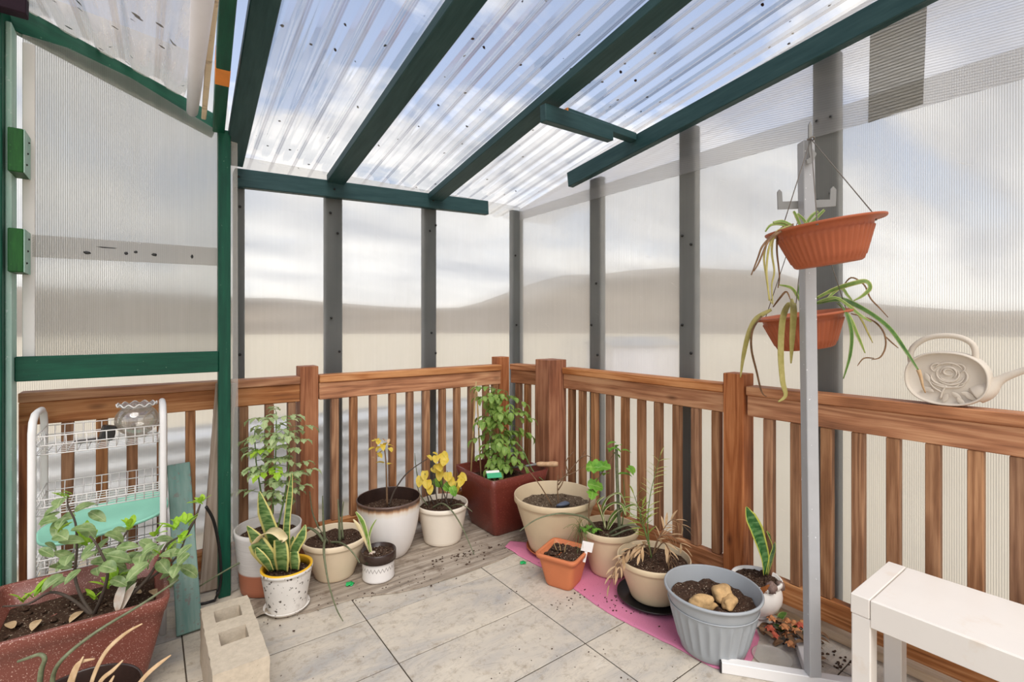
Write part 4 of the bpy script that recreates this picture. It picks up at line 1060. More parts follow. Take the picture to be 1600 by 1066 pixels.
mb.build('dry_stem', STEMB, pt); l3.build('dry_frond', LDRY, pt)
# P12 grey ribbed pot with fat bare tubers
c, Rr, Rb, H, dc = fit(1041, 1184, 877, 945, 1070, 1164, 1034, .007); c += Vector((-.026, -.012, 0)); dc = depth(c)
pt = pthing(c, 'grey ribbed plastic pot with three fat bare tubers on its soil', 'potted_tubers')
def fl12(th, r, z, i):
    if .02 < z < H * .72 and 2 < i < 16:
        e = min(1, (z - .02) / .02, (H * .72 - z) / .015); return r * (1 + .036 * e * (1 - abs(math.sin(th * 13)) * 1.6))
    if i in (15, 16, 17) : return r
    return r
_, ri = pot(pt, c, Rr, Rb, H, GREYP, rim=(.012, .007), sd=.055, seg=208, flute=fl12, wall=.008); soil(pt, c + Vector((0, 0, H - .055)), ri, amp=.02)
mb = MB(); mb.lathe(c, [(Rb + (Rr - Rb) * .70, H * .735), (Rb + (Rr - Rb) * .76, H * .745), (Rb + (Rr - Rb) * .78, H * .76), (Rb + (Rr - Rb) * .74, H * .765)], 72); mb.build('band', GREYP, pt)
for (x, y, rx, ry, rz_, rot) in ((1130, 914, .050, .036, .030, .3), (1099, 926, .026, .050, .024, .75), (1140, 932, .046, .026, .022, .25)):
    mb = MB(); q = atd(x, y, dc - (.0 if y < 920 else .05)); q.z = c.z + H - .030
    mb.blob(q, (rx, ry, rz_), 16, 10, .45, 26, M=Matrix.Rotation(rot, 3, 'Z')); mb.build('tuber', BULB, pt)
# P13 white goblet pot
c, Rr, Rb, H, dc = fit(1146, 1218, 881, 910, 1170, 1206, 974, .0); c += Vector((-.032, -.008, 0)); dc = depth(c)
pt = pthing(c, 'white goblet-shaped pot with cone relief and one upright snake plant leaf', 'potted_snake_plant')
mb = MB(); R2 = Rr
prof = [(0, 0), (R2 * .60, 0), (R2 * .62, .008), (R2 * .50, .022), (R2 * .48, .03), (R2 * .60, .034), (R2 * .62, .040), (R2 * .56, .044), (R2 * .84, .065), (R2 * .98, .095), (R2 * 1.0, .115), (R2 * .95, H - .028), (R2 * .9, H - .022), (R2, H - .014), (R2, H - .003), (R2 - .003, H), (R2 - .009, H - .001), (R2 - .012, H - .016), (0, H - .016)]
mb.lathe(c, prof, 56); mb.build('pot', WHITEC, pt); soil(pt, c + Vector((0, 0, H - .016)), R2 - .012, amp=.005)
for (x, y, r_) in ((1205, 919, .021), (1219, 916, .018)):
    lat = (x - 1186) * dc / F; q = atd(x, y, dc - math.sqrt(max(0, R2 * R2 - lat * lat)) - .004); mb = MB(); mb.blob(q, (r_, r_, r_ * 1.1), 14, 9, .35, 110); mb.build('cone_relief', ACORN, pt)
lv = MB()
for k in range(9):
    a = -2.6 + k * .35; lv.leaf(atd(1194, 917, dc - R2 - .002), (math.cos(a) * CA, -math.cos(a) * SA, math.sin(a)), .034, .010, up=(-SA, -CA, 0), bend=.35)
lv.build('leaf_relief', RUST, pt)
blade([(1195, 898), (1193, 870), (1180, 830), (1170, 808), (1166, 792)], [.024, .050, .072, .060, .004], LSNKD, dc, pt, FRONT + Vector((.4, -.3, 0)), .35)
blade([(1197, 898), (1202, 874, .02), (1207, 852, .03), (1198, 830, .03)], [.022, .046, .046, .004], LSNKD, dc, pt, FRONT + Vector((.8, -.2, 0)), .3)

# ================================================================== LEFT CORNER
# speckled maroon planter with the round-leaved shrub
ZT = .335
top = [(-.40, 1.895), (.052, 1.895), (.052, 2.315), (-.40, 2.315)]
bot = [(-.33, 1.975), (-.022, 1.975), (-.022, 2.24), (-.33, 2.24)]
pt = pthing((-.17, 2.10, 0), 'speckled maroon square planter at lower left with a leggy round-leaved shrub', 'planter', 'planter')
square_pot(pt, top, bot, ZT, .001, MAROON, sd=.085, bulge=.05, rim=.004)
dcT = depth((-.16, 2.10))
mb = MB(); lv = MB(); ln = MB()
def shrub(pts, dd):
    q = path(dcT, [(x, y, e + dd) for x, y, e in pts], 4); mb.tube(q, taper(len(q), .006, .0025), 6); return q
S = [shrub([(146, 962, 0), (128, 935, .0), (117, 900, .02), (120, 860, .03), (118, 818, .04), (106, 790, .05), (106, 768, .05)], 0),
     shrub([(146, 962, 0), (160, 930, -.03), (168, 890, -.05), (150, 850, -.06), (140, 838, -.06)], 0),
     shrub([(185, 955, .02), (186, 915, .02), (180, 870, .02), (190, 845, .03), (204, 822, .04)], 0),
     shrub([(190, 945, .0), (230, 905, .02), (250, 872, .03), (262, 850, .04), (290, 835, .05)], 0),
     shrub([(195, 935, .05), (240, 900, .06), (275, 872, .07), (290, 840, .08)], 0),
     shrub([(290, 838, .08), (304, 812, .10), (313, 788, .11)], 0),
     shrub([(146, 964, 0), (110, 935, -.02), (78, 926, -.03), (44, 944, -.04), (4, 948, -.05)], 0)]
spots = [(92, 792), (80, 822), (92, 846), (70, 850), (112, 842), (84, 864), (104, 808), (118, 800), (128, 820), (140, 800), (96, 880), (126, 890), (120, 858), (150, 850), (170, 842), (182, 858), (166, 868), (190, 876), (176, 830), (206, 852), (200, 890), (222, 866), (236, 862), (248, 876), (232, 880), (212, 904), (186, 900), (264, 846), (282, 880), (276, 858), (252, 852), (300, 852), (296, 866), (142, 880), (158, 884), (134, 842), (104, 906), (218, 846), (278, 898), (200, 866), (150, 862), (112, 874), (172, 880), (244, 846), (90, 812), (62, 858)]
for (x, y) in spots + [(x + R.uniform(-14, 14), y + R.uniform(-14, 14)) for x, y in spots[::2]]:
    p = P(None, dcT, x, y, R.uniform(-.09, .10)); a = R.uniform(0, 6.28)
    lv.leaf(p, (math.cos(a), math.sin(a) * .6 - .35, R.uniform(-.55, .35)), R.uniform(.040, .072), R.uniform(.030, .048), up=(-SA * .5, -CA * .5, .8), bend=R.uniform(.4, 1.1), fold=.3, shape='ovate')
for (x, y, n_) in [(108, 775, 4), (137, 850, 6), (204, 824, 6), (178, 905, 6), (165, 918, 5), (242, 838, 4), (255, 868, 4), (276, 826, 6), (292, 820, 6), (284, 846, 5), (313, 786, 6), (132, 835, 4), (34, 940, 5), (56, 930, 5), (150, 938, 4), (96, 832, 3)]:
    p = P(None, dcT, x, y, R.uniform(-.02, .05) + (.10 if x > 300 else 0))
    for k in range(n_):
        a = R.uniform(0, 6.28); ln.leaf(p + rv(.008), (math.cos(a) * .6, math.sin(a) * .6, R.uniform(.3, 1.1)), R.uniform(.030, .055), R.uniform(.016, .026), bend=R.uniform(.1, .5), fold=.35)
mb.build('stem', STEMD, pt); lv.build('foliage', LCIT, pt); ln.build('new_foliage', LNEW, pt)
mb = MB()
for (x, y) in [(128, 958), (20, 985), (60, 972), (215, 960), (236, 925), (220, 930)]:
    q = fl(x, y, ZT - .07); a = R.uniform(0, 6.28); mb.leaf(q + Vector((0, 0, .006)), (math.cos(a), math.sin(a), .25), .06, .03, bend=.5)
mb.build('fallen_leaves', LDRY, pt)
pb = atd(184, 955, dcT - .02); mb = MB(); mb.leaf(pb, (.1, -.1, 1), .10, .034, up=(-SA, -CA, 0), bend=.4, fold=.5); mb.leaf(pb + Vector((.008, 0, 0)), (.25, -.15, .9), .085, .026, up=(-SA, -CA, 0), bend=.7, fold=.5)
mb.build('bleached_leaf', LWHITE, pt)
# dark glazed pot at the bottom edge
c = Vector((0, 0, HC)) + ray(122, HY) * 1.20; c.z = 0
pt = pthing(c, 'dark glazed pot cut off by the bottom edge, with long arching stalks', 'potted_plant')
_, ri = pot(pt, c, .128, .09, .285, DARKGL, rim=(.014, .004), sd=.05); soil(pt, c + Vector((0, 0, .235)), ri)
dcF = 1.20
stalk(pt, dcF, [(88, 1100), (82, 1062), (98, 1030), (150, 988, .06), (222, 944, .12), (279, 906, .20)], .006, .0026, STALK)
stalk(pt, dcF, [(60, 1100), (64, 1050), (70, 1030), (62, 1023), (45, 1028), (28, 1034)], .0065, .003, STALK)
for pts in ([(136, 1100), (146, 1058), (166, 1018), (196, 990), (222, 975)], [(98, 1100), (112, 1056), (124, 1036), (148, 1030)], [(104, 1100), (118, 1052), (130, 1026)], [(140, 1100), (158, 1064), (176, 1048), (192, 1032)], [(200, 1090), (228, 1056), (248, 1038), (267, 1024)], [(160, 1100), (168, 1076), (178, 1056)]):
    blade([(x, y, .01 * i) for i, (x, y) in enumerate(pts)], [.008, .009, .008, .002], LDRY, dcF, pt, FRONT, .4, name='dry_leaf')
# cinder block
cb = thing('cinder_block', 'two-hole concrete block standing on the tiles before the door post', 'block', (.222, 1.855, 0))
x0, x1, y0, y1, ht = .148, .298, 1.645, 2.062, .19
mb = MB(); hol = [(.185, .263, 1.935, 2.015), (.183, .263, 1.782, 1.862)]
xsn = [x0, .184, .263, x1]; ysn = [y0, 1.782, 1.862, 1.930, 2.012, y1]
nz = lambda x, y, z: (x + .0025 * noise.noise((x * 40, y * 40, z * 40)), y + .0025 * noise.noise((y * 40, z * 40, x * 40 + 5)), z + .002 * noise.noise((x * 50, y * 50, 9)))
def grid_face(pts, nu, nv):
    a, b, c_, d_ = [Vector(p) for p in pts]; ix = []
    for j in range(nv + 1):
        for i in range(nu + 1):
            p = (a * (1 - i / nu) + b * (i / nu)) * (1 - j / nv) + (d_ * (1 - i / nu) + c_ * (i / nu)) * (j / nv); mb.vert(nz(*p))
    o_ = len(mb.v) - (nu + 1) * (nv + 1)
    for j in range(nv):
        for i in range(nu): q = o_ + j * (nu + 1) + i; mb.face(q, q + 1, q + nu + 2, q + nu + 1)
for i in range(3):
    for j in range(5):
        if i == 1 and j in (1, 3):
            X_0, X_1, Y_0, Y_1 = xsn[1], xsn[2], ysn[j], ysn[j + 1]
            grid_face([(X_1, Y_0, ht), (X_0, Y_0, ht), (X_0, Y_0, 0), (X_1, Y_0, 0)][::-1], 5, 10); grid_face([(X_0, Y_1, ht), (X_1, Y_1, ht), (X_1, Y_1, 0), (X_0, Y_1, 0)][::-1], 5, 10)
            grid_face([(X_0, Y_0, ht), (X_0, Y_1, ht), (X_0, Y_1, 0), (X_0, Y_0, 0)][::-1], 5, 10); grid_face([(X_1, Y_1, ht), (X_1, Y_0, ht), (X_1, Y_0, 0), (X_1, Y_1, 0)][::-1], 5, 10)
            continue
        grid_face([(xsn[i], ysn[j], ht), (xsn[i + 1], ysn[j], ht), (xsn[i + 1], ysn[j + 1], ht), (xsn[i], ysn[j + 1], ht)], 4, 5)
for pts in ([(x0, y0, 0), (x1, y0, 0), (x1, y0, ht), (x0, y0, ht)], [(x1, y0, 0), (x1, y1, 0), (x1, y1, ht), (x1, y0, ht)], [(x1, y1, 0), (x0, y1, 0), (x0, y1, ht), (x1, y1, ht)], [(x0, y1, 0), (x0, y0, 0), (x0, y0, ht), (x0, y1, ht)]): grid_face(pts, 12, 10)
mb.build('block', BLOCK, cb)
# leaning boards
board('leaning_board', (.128, 2.275, .004), (.107, 2.618, .585), .084, .02, TEALB, up=(0, -.58, .34), label='worn teal painted board leaning on the railing beside the wire rack', cat='board')
M, L = frame((.224, 2.578, .010), (.290, 2.618, .93), up=(0, -1, .05))
mb = MB(); mb.box((0, -.042, -.012), (L, .042, .012), .002)
o = mb.build('leaning_board', WOODG, None, M, smooth=False, local=True); meta(o, 'weathered grey-brown board leaning upright behind the green door post', 'board')
q = smoothpath([atY(322, 792, 2.40), atY(334, 815, 2.42), atY(343, 860, 2.45), atY(345, 905, 2.46), atY(340, 930, 2.46)], 5); q += [Vector((q[-1].x, q[-1].y, .05)), Vector((q[-1].x - .01, q[-1].y + .01, .007)), Vector((q[-1].x - .08, q[-1].y + .02, .006))]
mb = MB(); mb.tube(smoothpath(q, 2), .006, 8); meta(mb.build('black_cable', CABLE), 'thin black hose curving down to the floor beside the green door post', 'hose')
# wire rack
XL, XR_, YF, YB = -.322, .046, 2.335, 2.585
rk = thing('wire_rack', 'white wire rack with three baskets standing against the railing', 'rack', ((XL + XR_) / 2, 2.46, 0))
for x in (XL, XR_):
    pts = [(x, YF, 0.0), (x, YF, .40), (x, YF, .825), (x, YF + .018, .862), (x, YF + .06, .882), (x, (YF + YB) / 2, .884), (x, YB - .06, .882), (x, YB - .018, .862), (x, YB, .825), (x, YB, .4), (x, YB, 0)]
    mb = MB(); mb.tube(pts, .0115, 12); mb.build('side_frame', WHITEP, rk)
def basket(z0, z1):
    b = None; mb = MB(); w_ = .0022; x0_, x1_ = XL + .004, XR_ - .004; i_ = .022
    for z, e in ((z1, 0), ((z0 + z1) / 2, .008), (z0, i_)):
        mb.tube([(x0_, YF + e, z), (x1_, YF + e, z)], w_, 5); mb.tube([(x0_, YB - e, z), (x1_, YB - e, z)], w_, 5)
        mb.tube([(x0_ + .004, YF + e, z), (x0_ + .004, YB - e, z)], w_, 5); mb.tube([(x1_ - .004, YF + e, z), (x1_ - .004, YB - e, z)], w_, 5)
    n_ = 13
    for k in range(n_ + 1):
        x = x0_ + (x1_ - x0_) * k / n_; mb.tube([(x, YF, z1), (x, YF + i_, z0), (x, YB - i_, z0), (x, YB, z1)], .0018, 5)
    for k in range(1, 6):
        y = YF + i_ + (YB - YF - 2 * i_) * k / 6; mb.tube([(x0_, y, z1), (x0_ + .01, y, z0), (x1_ - .01, y, z0), (x1_, y, z1)], .0018, 5)
    mb.build('basket', WHITEP, rk)
for z0, z1 in ((.745, .812), (.532, .592), (.322, .382)): basket(z0, z1)
# mint plastic board on the bottom basket
M = Matrix.Translation((-.13, 2.45, .452)) @ Matrix.Rotation(math.radians(8), 4, 'Z') @ Matrix.Rotation(math.radians(-7), 4, 'Y') @ Matrix.Rotation(math.radians(17), 4, 'X')
mb = MB(); out_ = []
for k in range(40):
    th = 2 * math.pi * k / 40; cx = math.copysign(abs(math.cos(th)) ** .7, math.cos(th)); sy = math.copysign(abs(math.sin(th)) ** .7, math.sin(th))
    out_.append((.196 * cx, (.096 + .012 * cx) * sy))
rings = [[mb.vert((x * s_, y * s_, z)) for x, y in out_] for s_, z in ((.93, -.006), (1, 0), (1, .012), (.97, .012), (.92, .002), (.5, .0), (.02, .0))]
for a, b in zip(rings, rings[1:]):
    for k in range(40): mb.face(a[k], a[(k + 1) % 40], b[(k + 1) % 40], b[k])
mb.face(*rings[0][::-1]); mb.face(*rings[-1])
meta(mb.build('plastic_tray', MINT, None, M, local=True), 'mint green plastic tray lying tilted in the wire rack', 'tray')
# ruffled glass bowl
bc = atd(214, 690, 1.985); bc.z = .749
gb = thing('glass_bowl', 'clear round glass bowl with a ruffled rim on the top rack basket', 'bowl', bc)
mb = MB(); rr = .073
prof = [(.036, 0), (.038, .004), (.030, .010)] + [(rr * math.sin(a), .068 - .064 * math.cos(a)) for a in [math.radians(q) for q in range(30, 148, 9)]] + [(.046, .118), (.056, .126), (.066, .131)]
mb.lathe(bc, prof, 72, lambda th, r, z, i: (r, z + (.005 * math.sin(th * 12) if z > .12 else 0)))
o = mb.build('bowl', GLASS, gb); md = o.modifiers.new('th', 'SOLIDIFY'); md.thickness = .002
mb = MB(); q = [(bc.x + .0655 * math.cos(2 * math.pi * k / 96), bc.y + .0655 * math.sin(2 * math.pi * k / 96), bc.z + .131 + .005 * math.sin(2 * math.pi * k / 96 * 12)) for k in range(97)]; mb.tube(q, .0022, 6, cap=False); mb.build('ruffled_rim', WHITEP, gb)
pc_ = atd(170, 690, 1.92); pc_.z = .75
bk = thing('black_clip', 'small black plastic clip lying on the top basket left of the glass bowl', 'clip', pc_)
M = Matrix.Translation(pc_) @ Matrix.Rotation(math.radians(14), 4, 'Z')
mb = MB(); mb.box((-.03, -.02, 0), (.012, .025, .055), .006, M=Matrix.Rotation(math.radians(14), 4, 'Y')); mb.build('body', BLACKP, bk, M, smooth=False, local=True)
mb = MB(); mb.box((-.10, -.012, .004), (-.02, .022, .012), .002); mb.build('tongue', BLACKP, bk, M, smooth=False, local=True)

# ================================================================== FLOOR COVERINGS
# grey vinyl strip under the pots on the left and back
mb = MB(); nu, nv = 80, 12
edge = [(.335, 2.235), (.41, 2.19), (.53, 2.142), (.64, 2.134), (.75, 2.128), (.90, 2.06), (1.0, 2.04), (1.2, 2.03), (1.42, 2.036), (1.62, 2.07), (1.80, 2.09)]
def edge_y(x):
    for (a, ya), (b, yb) in zip(edge, edge[1:]):
        if x <= b: return ya + (yb - ya) * (x - a) / (b - a)
    return edge[-1][1]
def topz(x, v): 
    lift = max(0, 1 - v * 3.2); return .0065 + .0 + lift * (.022 * math.exp(-((x - .385) / .03) ** 2) + .002 * math.exp(-((x - .62) / .04) ** 2))
vt = [[None] * (nu + 1) for _ in range(nv + 1)]; vb = [[None] * (nu + 1) for _ in range(nv + 1)]
for j in range(nv + 1):
    for i in range(nu + 1):
        x = .335 + (1.80 - .335) * i / nu; y = edge_y(x) + (2.63 - edge_y(x)) * j / nv
        z = topz(x, j / nv); vt[j][i] = mb.vert((x, y, z)); vb[j][i] = mb.vert((x, y, z - .0055))
for j in range(nv):
    for i in range(nu):
        mb.face(vt[j][i], vt[j][i + 1], vt[j + 1][i + 1], vt[j + 1][i]); mb.face(vb[j][i], vb[j + 1][i], vb[j + 1][i + 1], vb[j][i + 1])
for i in range(nu): mb.face(vb[0][i], vb[0][i + 1], vt[0][i + 1], vt[0][i]); mb.face(vt[nv][i], vt[nv][i + 1], vb[nv][i + 1], vb[nv][i])
for j in range(nv): mb.face(vb[j][0], vt[j][0], vt[j + 1][0], vb[j + 1][0]); mb.face(vt[j][nu], vb[j][nu], vb[j + 1][nu], vt[j + 1][nu])
meta(mb.build('floor_mat', VINYL, smooth=False), 'grey wood-look vinyl strip under the back pots, curling at its left end', 'mat')
# pink cloth
mb = MB(); near = [(1.535, 2.13), (1.548, 1.95), (1.560, 1.80), (1.548, 1.60), (1.535, 1.40), (1.555, 1.22), (1.575, 1.08), (1.590, .945), (1.66, .885), (1.76, .90)]
far = [(1.60, 2.17), (1.70, 2.06), (1.85, 1.86), (1.90, 1.70), (1.88, 1.50), (1.86, 1.32), (1.84, 1.18), (1.90, 1.04), (1.93, .99), (1.88, .94)]
na_ = smoothpath([(x, y, 0) for x, y in near], 8); fa_ = smoothpath([(x, y, 0) for x, y in far], 8); nv = 16; g1, g2 = [], []
for i in range(len(na_)):
    r1, r2 = [], []
    for j in range(nv + 1):
        t_ = j / nv; p = na_[i] * (1 - t_) + fa_[i] * t_; e = min(1, min(t_, 1 - t_) * 8 + .2)
        z = .0028 + e * .0016 * (noise.noise((p.x * 22, p.y * 22, 1)) + .8) + (.010 * max(0, noise.noise((p.x * 15, p.y * 11, 2))) if i > len(na_) - 20 or i < 10 else 0)
        z += .0075 * max(0, min(1, (p.y - edge_y(min(p.x, 1.8)) + .03) / .03))
        p = p + Vector((.004 * noise.noise((p.y * 30, 1, 0)), 0, z)); r1.append(mb.vert(p)); r2.append(mb.vert(p - Vector((0, 0, .0022))))
    g1.append(r1); g2.append(r2)
for i in range(len(na_) - 1):
    for j in range(nv): mb.face(g1[i][j], g1[i + 1][j], g1[i + 1][j + 1], g1[i][j + 1]); mb.face(g2[i][j], g2[i][j + 1], g2[i + 1][j + 1], g2[i + 1][j])
    mb.face(g1[i][0], g2[i][0], g2[i + 1][0], g1[i + 1][0]); mb.face(g1[i][nv], g1[i + 1][nv], g2[i + 1][nv], g2[i][nv])
meta(mb.build('pink_cloth', PINK), 'dirty pink cloth spread on the tiles under the right-hand pots', 'cloth')
# loose bits
for (x, y, w_, l_, lab) in ((548, 915, .016, .022, 'scrap of bright green plastic on the grey mat beside the small patterned pot'), (819, 881, .013, .020, 'scrap of bright green plastic on the tiles by the pink cloth')):
    q = fl(x, y, .008 if x < 600 else .0); mb = MB()
    mb.leaf(q + Vector((-.02, 0, .004)), (1, .3, .25), l_ * 2, w_ * 2, bend=.5, fold=.5, n=4, lobes=True); mb.leaf(q + Vector((0, -.01, .003)), (.2, 1, .2), l_ * 1.3, w_ * 1.4, bend=.3, fold=.4, n=4)
    o = mb.build('plastic_scrap', GSHARD); md = o.modifiers.new('th', 'SOLIDIFY'); md.thickness = .002; meta(o, lab, 'scrap', 'bright green plastic scraps')
mb = MB()
def crumbs(x, y, sx, sy, n_, smin, smax, z=.0):
    for _ in range(n_):
        q = Vector((R.gauss(x, sx), R.gauss(y, sy), z)); s_ = R.uniform(smin, smax)
        if q.x > 2.04 or q.y > 2.6: continue
        mb.blob(q + Vector((0, 0, s_ * .3)), (s_ * R.uniform(.8, 1.8), s_, s_ * .6), 5, 3, .6, 80)
crumbs(1.30, 2.18, .10, .05, 60, .002, .006, .007); crumbs(.55, 2.16, .2, .04, 34, .002, .004, .006); crumbs(.92, 2.10, .1, .04, 30, .002, .004, .006)
crumbs(1.60, 2.12, .06, .03, 30, .002, .004, .006); crumbs(1.5, 1.57, .05, .03, 30, .0015, .004); crumbs(1.62, 1.42, .03, .08, 30, .002, .004, .004)
crumbs(1.98, .76, .04, .06, 60, .003, .006); crumbs(1.1, 1.5, .5, .35, 40, .0012, .003); crumbs(1.35, 1.0, .12, .1, 24, .0012, .003)
o = mb.build('soil_crumbs', DIRT); meta(o, 'spilt crumbs of potting soil scattered over the mat and tiles', 'soil', kind='stuff')
# dried flower heap and clear plastic disc
hp = thing('dried_flowers', 'heap of dried flower heads and brown stems on the floor behind the stand', 'dried flowers', (1.93, .93, 0))
mb = MB(); lv = MB(); fh = []
for k in range(26):
    p = Vector((1.95 + R.uniform(-.05, .065), .89 + R.uniform(-.08, .06), .012 + R.uniform(0, .03))); a = R.uniform(0, 6.28)
    q = p + Vector((math.cos(a), math.sin(a), R.uniform(-.1, .4))) * R.uniform(.04, .09); q.z = max(q.z, .008)
    if q.x > 2.03: q.x = 2.03
    mb.tube(smoothpath([p, (p + q) / 2 + Vector((0, 0, .012)), q], 3), .0018, 5)
    for _ in range(2): lv.leaf(q, (R.uniform(-1, 1), R.uniform(-1, 1), R.uniform(0, .5)), .045, .022, bend=1.0)
mb.build('stems', STEMD, hp); lv.build('foliage', LDRYD, hp)
FLO = plain('dried_orange_petal', lin(206, 140, 92), .8, var=.35, scale=60); FLR = plain('dried_red_petal', lin(196, 96, 72), .8, var=.35, scale=60)
for k in range(13):
    p = Vector((1.945 + R.uniform(-.07, .065), .885 + R.uniform(-.10, .06), .03 + R.uniform(0, .03))); mb = MB()
    mb.blob(p, .011, 8, 6, .5, 90)
    for i in range(6): a = i * 1.05; mb.leaf(p, (math.cos(a), math.sin(a), .6), .022, .015, bend=1.2, n=3)
    mb.build('flower_head', FLR if k % 4 == 0 else FLO, hp)
lv = MB()
for _ in range(6): lv.leaf((1.98 + R.uniform(-.03, .03), .90 + R.uniform(-.05, .03), .03), (R.uniform(-1, 1), R.uniform(-1, .4), .3), .06, .03, bend=.9)
lv.build('green_leaves', LSTRD, hp)
q = fl(1206, 1028, .003); mb = MB(); mb.lathe((q.x, q.y, .001), [(0, 0), (.05, 0), (.062, .003), (.066, .007), (.064, .0075), (.05, .004), (0, .003)], 40)
meta(mb.build('plastic_disc', CLEAR), 'clear plastic disc lying on the floor by the pink cloth', 'disc')

# ================================================================== PLANT STAND WITH HANGING BASKETS
ps = thing('plant_stand', 'grey metal plant stand pole with hooks and a cross-shaped foot', 'plant stand', (1.775, .712, 0))
B0 = Vector((1.775, .712, .038)); dcp = depth(B0)
tp = atd(1259, 222, dcp + .01); M, L = frame(B0, tp, up=(SA, CA, 0))
mb = MB(); mb.box((0, -.019, -.019), (L, .019, .019), .002); mb.build('pole', GREYMET, ps, M, smooth=False, local=True)
da = Vector((-.624, .782, 0)); db = Vector((.835, .55, 0))
def arm(d, l0, l1, nm='foot'):
    M, L = frame(Vector((1.775, .712, .019)) + d * l0, Vector((1.775, .712, .019)) + d * l1); mb = MB(); mb.box((0, -.017, -.019), (L, .017, .019), .002)
    o = mb.build(nm, WHITEP, ps, M, smooth=False, local=True)
    M2, L2 = frame(Vector((1.775, .712, .019)) + d * (l1 - .002), Vector((1.775, .712, .019)) + d * (l1 + .003)); mb = MB(); mb.box((0, -.0175, -.0192), (L2, .0175, .0192)); mb.build('end_cap', BLACKP, o, M2, smooth=False, local=True)
arm(da, -.16, .285); arm(db, .018, .225)
# flat double hook bracket
def plate(pts, th, mat, nm, dd):
    mb = MB(); n_ = len(pts); f = [atd(x, y, dcp + dd) for x, y in pts]; off = Vector((SA, CA, 0)) * th
    a = [mb.vert(p) for p in f]; b = [mb.vert(p + off) for p in f]; mb.face(*a[::-1]) ; mb.face(*b)
    for i in range(n_): mb.face(a[i], a[(i + 1) % n_], b[(i + 1) % n_], b[i])
    return mb.build(nm, mat, ps, smooth=False)
plate([(1215, 300), (1218, 296), (1222, 300), (1223, 315), (1252, 314), (1284, 312), (1297, 312), (1298, 296), (1302, 291), (1307, 296), (1306, 322), (1284, 324), (1252, 326), (1216, 327)], .005, GREYDK, 'hook_bracket', .024)
plate([(1264, 195), (1266, 190), (1269, 195), (1269, 232), (1276, 240), (1270, 254), (1262, 256), (1260, 250), (1266, 246), (1264, 236)], .006, GREYDK, 'top_hook', -.026)
def hanging(px, py, dc, label, plantfn, tilt, group='terracotta hanging baskets on the plant stand'):
    c = atd(px, py, dc); Rr, Hh = .166, .125; sc_ = .92 if dc < 1.6 else 1.0
    t = thing('hanging_basket', label, 'hanging basket', c, group)
    view = Vector((SA, CA, 0)); M = Matrix.Translation(c) @ Matrix.Rotation(-math.radians(tilt), 4, view) @ Matrix.Scale(sc_, 4)
    def flm(th, r, z, i):
        return r * (1 + .05 * abs(math.sin(th * 22))) if 3 <= i <= 9 else r
    prof = [(0, -Hh), (.088, -Hh), (.095, -Hh + .004), (.096, -Hh + .016), (.099, -Hh + .018)] + [(.099 + (.128 - .099) * k / 5, -Hh + .018 + (.082) * k / 5) for k in range(1, 6)] + [(.130, -.022), (.133, -.008), (.146, -.003), (.163, -.006), (Rr, -.002), (Rr, .002), (.150, .004), (.136, .001), (.126, -.012), (.118, -.03), (0, -.032)]
    mb = MB(); mb.lathe((0, 0, 0), prof, 132, flm, M=M); mb.build('pot', TERRA, t)
    mb = MB(); mb.lathe((0, 0, 0), [(.120, -.022), (.07, -.014), (.03, -.018), (0, -.012)][::-1], 32, lambda th, r, z, i: (r, z + .006 * math.sin(th * 5 + r * 90)), M=M); mb.build('soil', DIRT, t)
    return t, c, M
t, c, M = hanging(1286, 353, 1.43, 'upper terracotta hanging basket with dead dangling strands', None, 8)
tipz = atd(1267, 217, dcp - .035)
for ang in (math.radians(a) for a in (-8, 112, 232)):
    e = M @ Vector((.155 * math.cos(ang - YAW), .155 * math.sin(ang - YAW), .004)); mb = MB(); mb.tube([tipz, tipz.lerp(e, .5), e], .0016, 6); mb.tube([e + Vector((0, 0, .006)), e, e - Vector((0, 0, .012))], .003, 6); mb.build('hanger_string', STRINGM, t)
mb = MB(); q = [tipz + Vector((.010 * math.cos(k * .9), .010 * math.sin(k * .9), .004 * math.sin(k * 1.7))) for k in range(16)]; mb.tube(smoothpath(q, 2), .002, 5); mb.build('string_knot', STRINGM, t)
dch = 1.43
for i, pts in enumerate(([(1232, 352), (1210, 366, -.04), (1192, 384, -.06), (1184, 404, -.06), (1174, 430, -.06)], [(1236, 352), (1214, 362, -.03), (1202, 386, -.05), (1198, 420, -.05), (1200, 448, -.05), (1202, 470, -.05)], [(1238, 352), (1212, 366, 0), (1206, 392, 0), (1210, 424, 0), (1206, 446, 0), (1208, 476, 0)], [(1238, 354), (1206, 368, .02), (1194, 398, .02), (1198, 436, .02), (1202, 462, .02), (1206, 474, .02)], [(1240, 352), (1216, 364, -.05), (1200, 378, -.06), (1186, 410, -.07), (1178, 424, -.07)], [(1240, 350), (1218, 360, .03), (1214, 390, .04), (1218, 430, .04), (1216, 450, .04)])):
    blade(pts, [.003, .005, .005, .004, .003, .0015], LDRYD if i in (0, 4, 5) else LSTRY, dch, t, FRONT, .5, name='dead_strand')
for pts in ([(1250, 352), (1244, 338), (1240, 330)], [(1258, 352), (1268, 338), (1278, 330)], [(1262, 352), (1254, 342), (1246, 334)], [(1266, 350), (1276, 340), (1288, 328)], [(1230, 354), (1218, 350), (1204, 352), (1196, 362)], [(1236, 352), (1222, 346), (1208, 348)]):
    blade(pts, [.008, .009, .006, .003][:len(pts)], LSTRAP, dch, t, FRONT, .4)
t, c, M = hanging(1252, 492, 1.835, 'lower terracotta hanging basket behind the pole with long green strap leaves', None, 8)
tip2 = atd(1262, 300, dcp + .03)
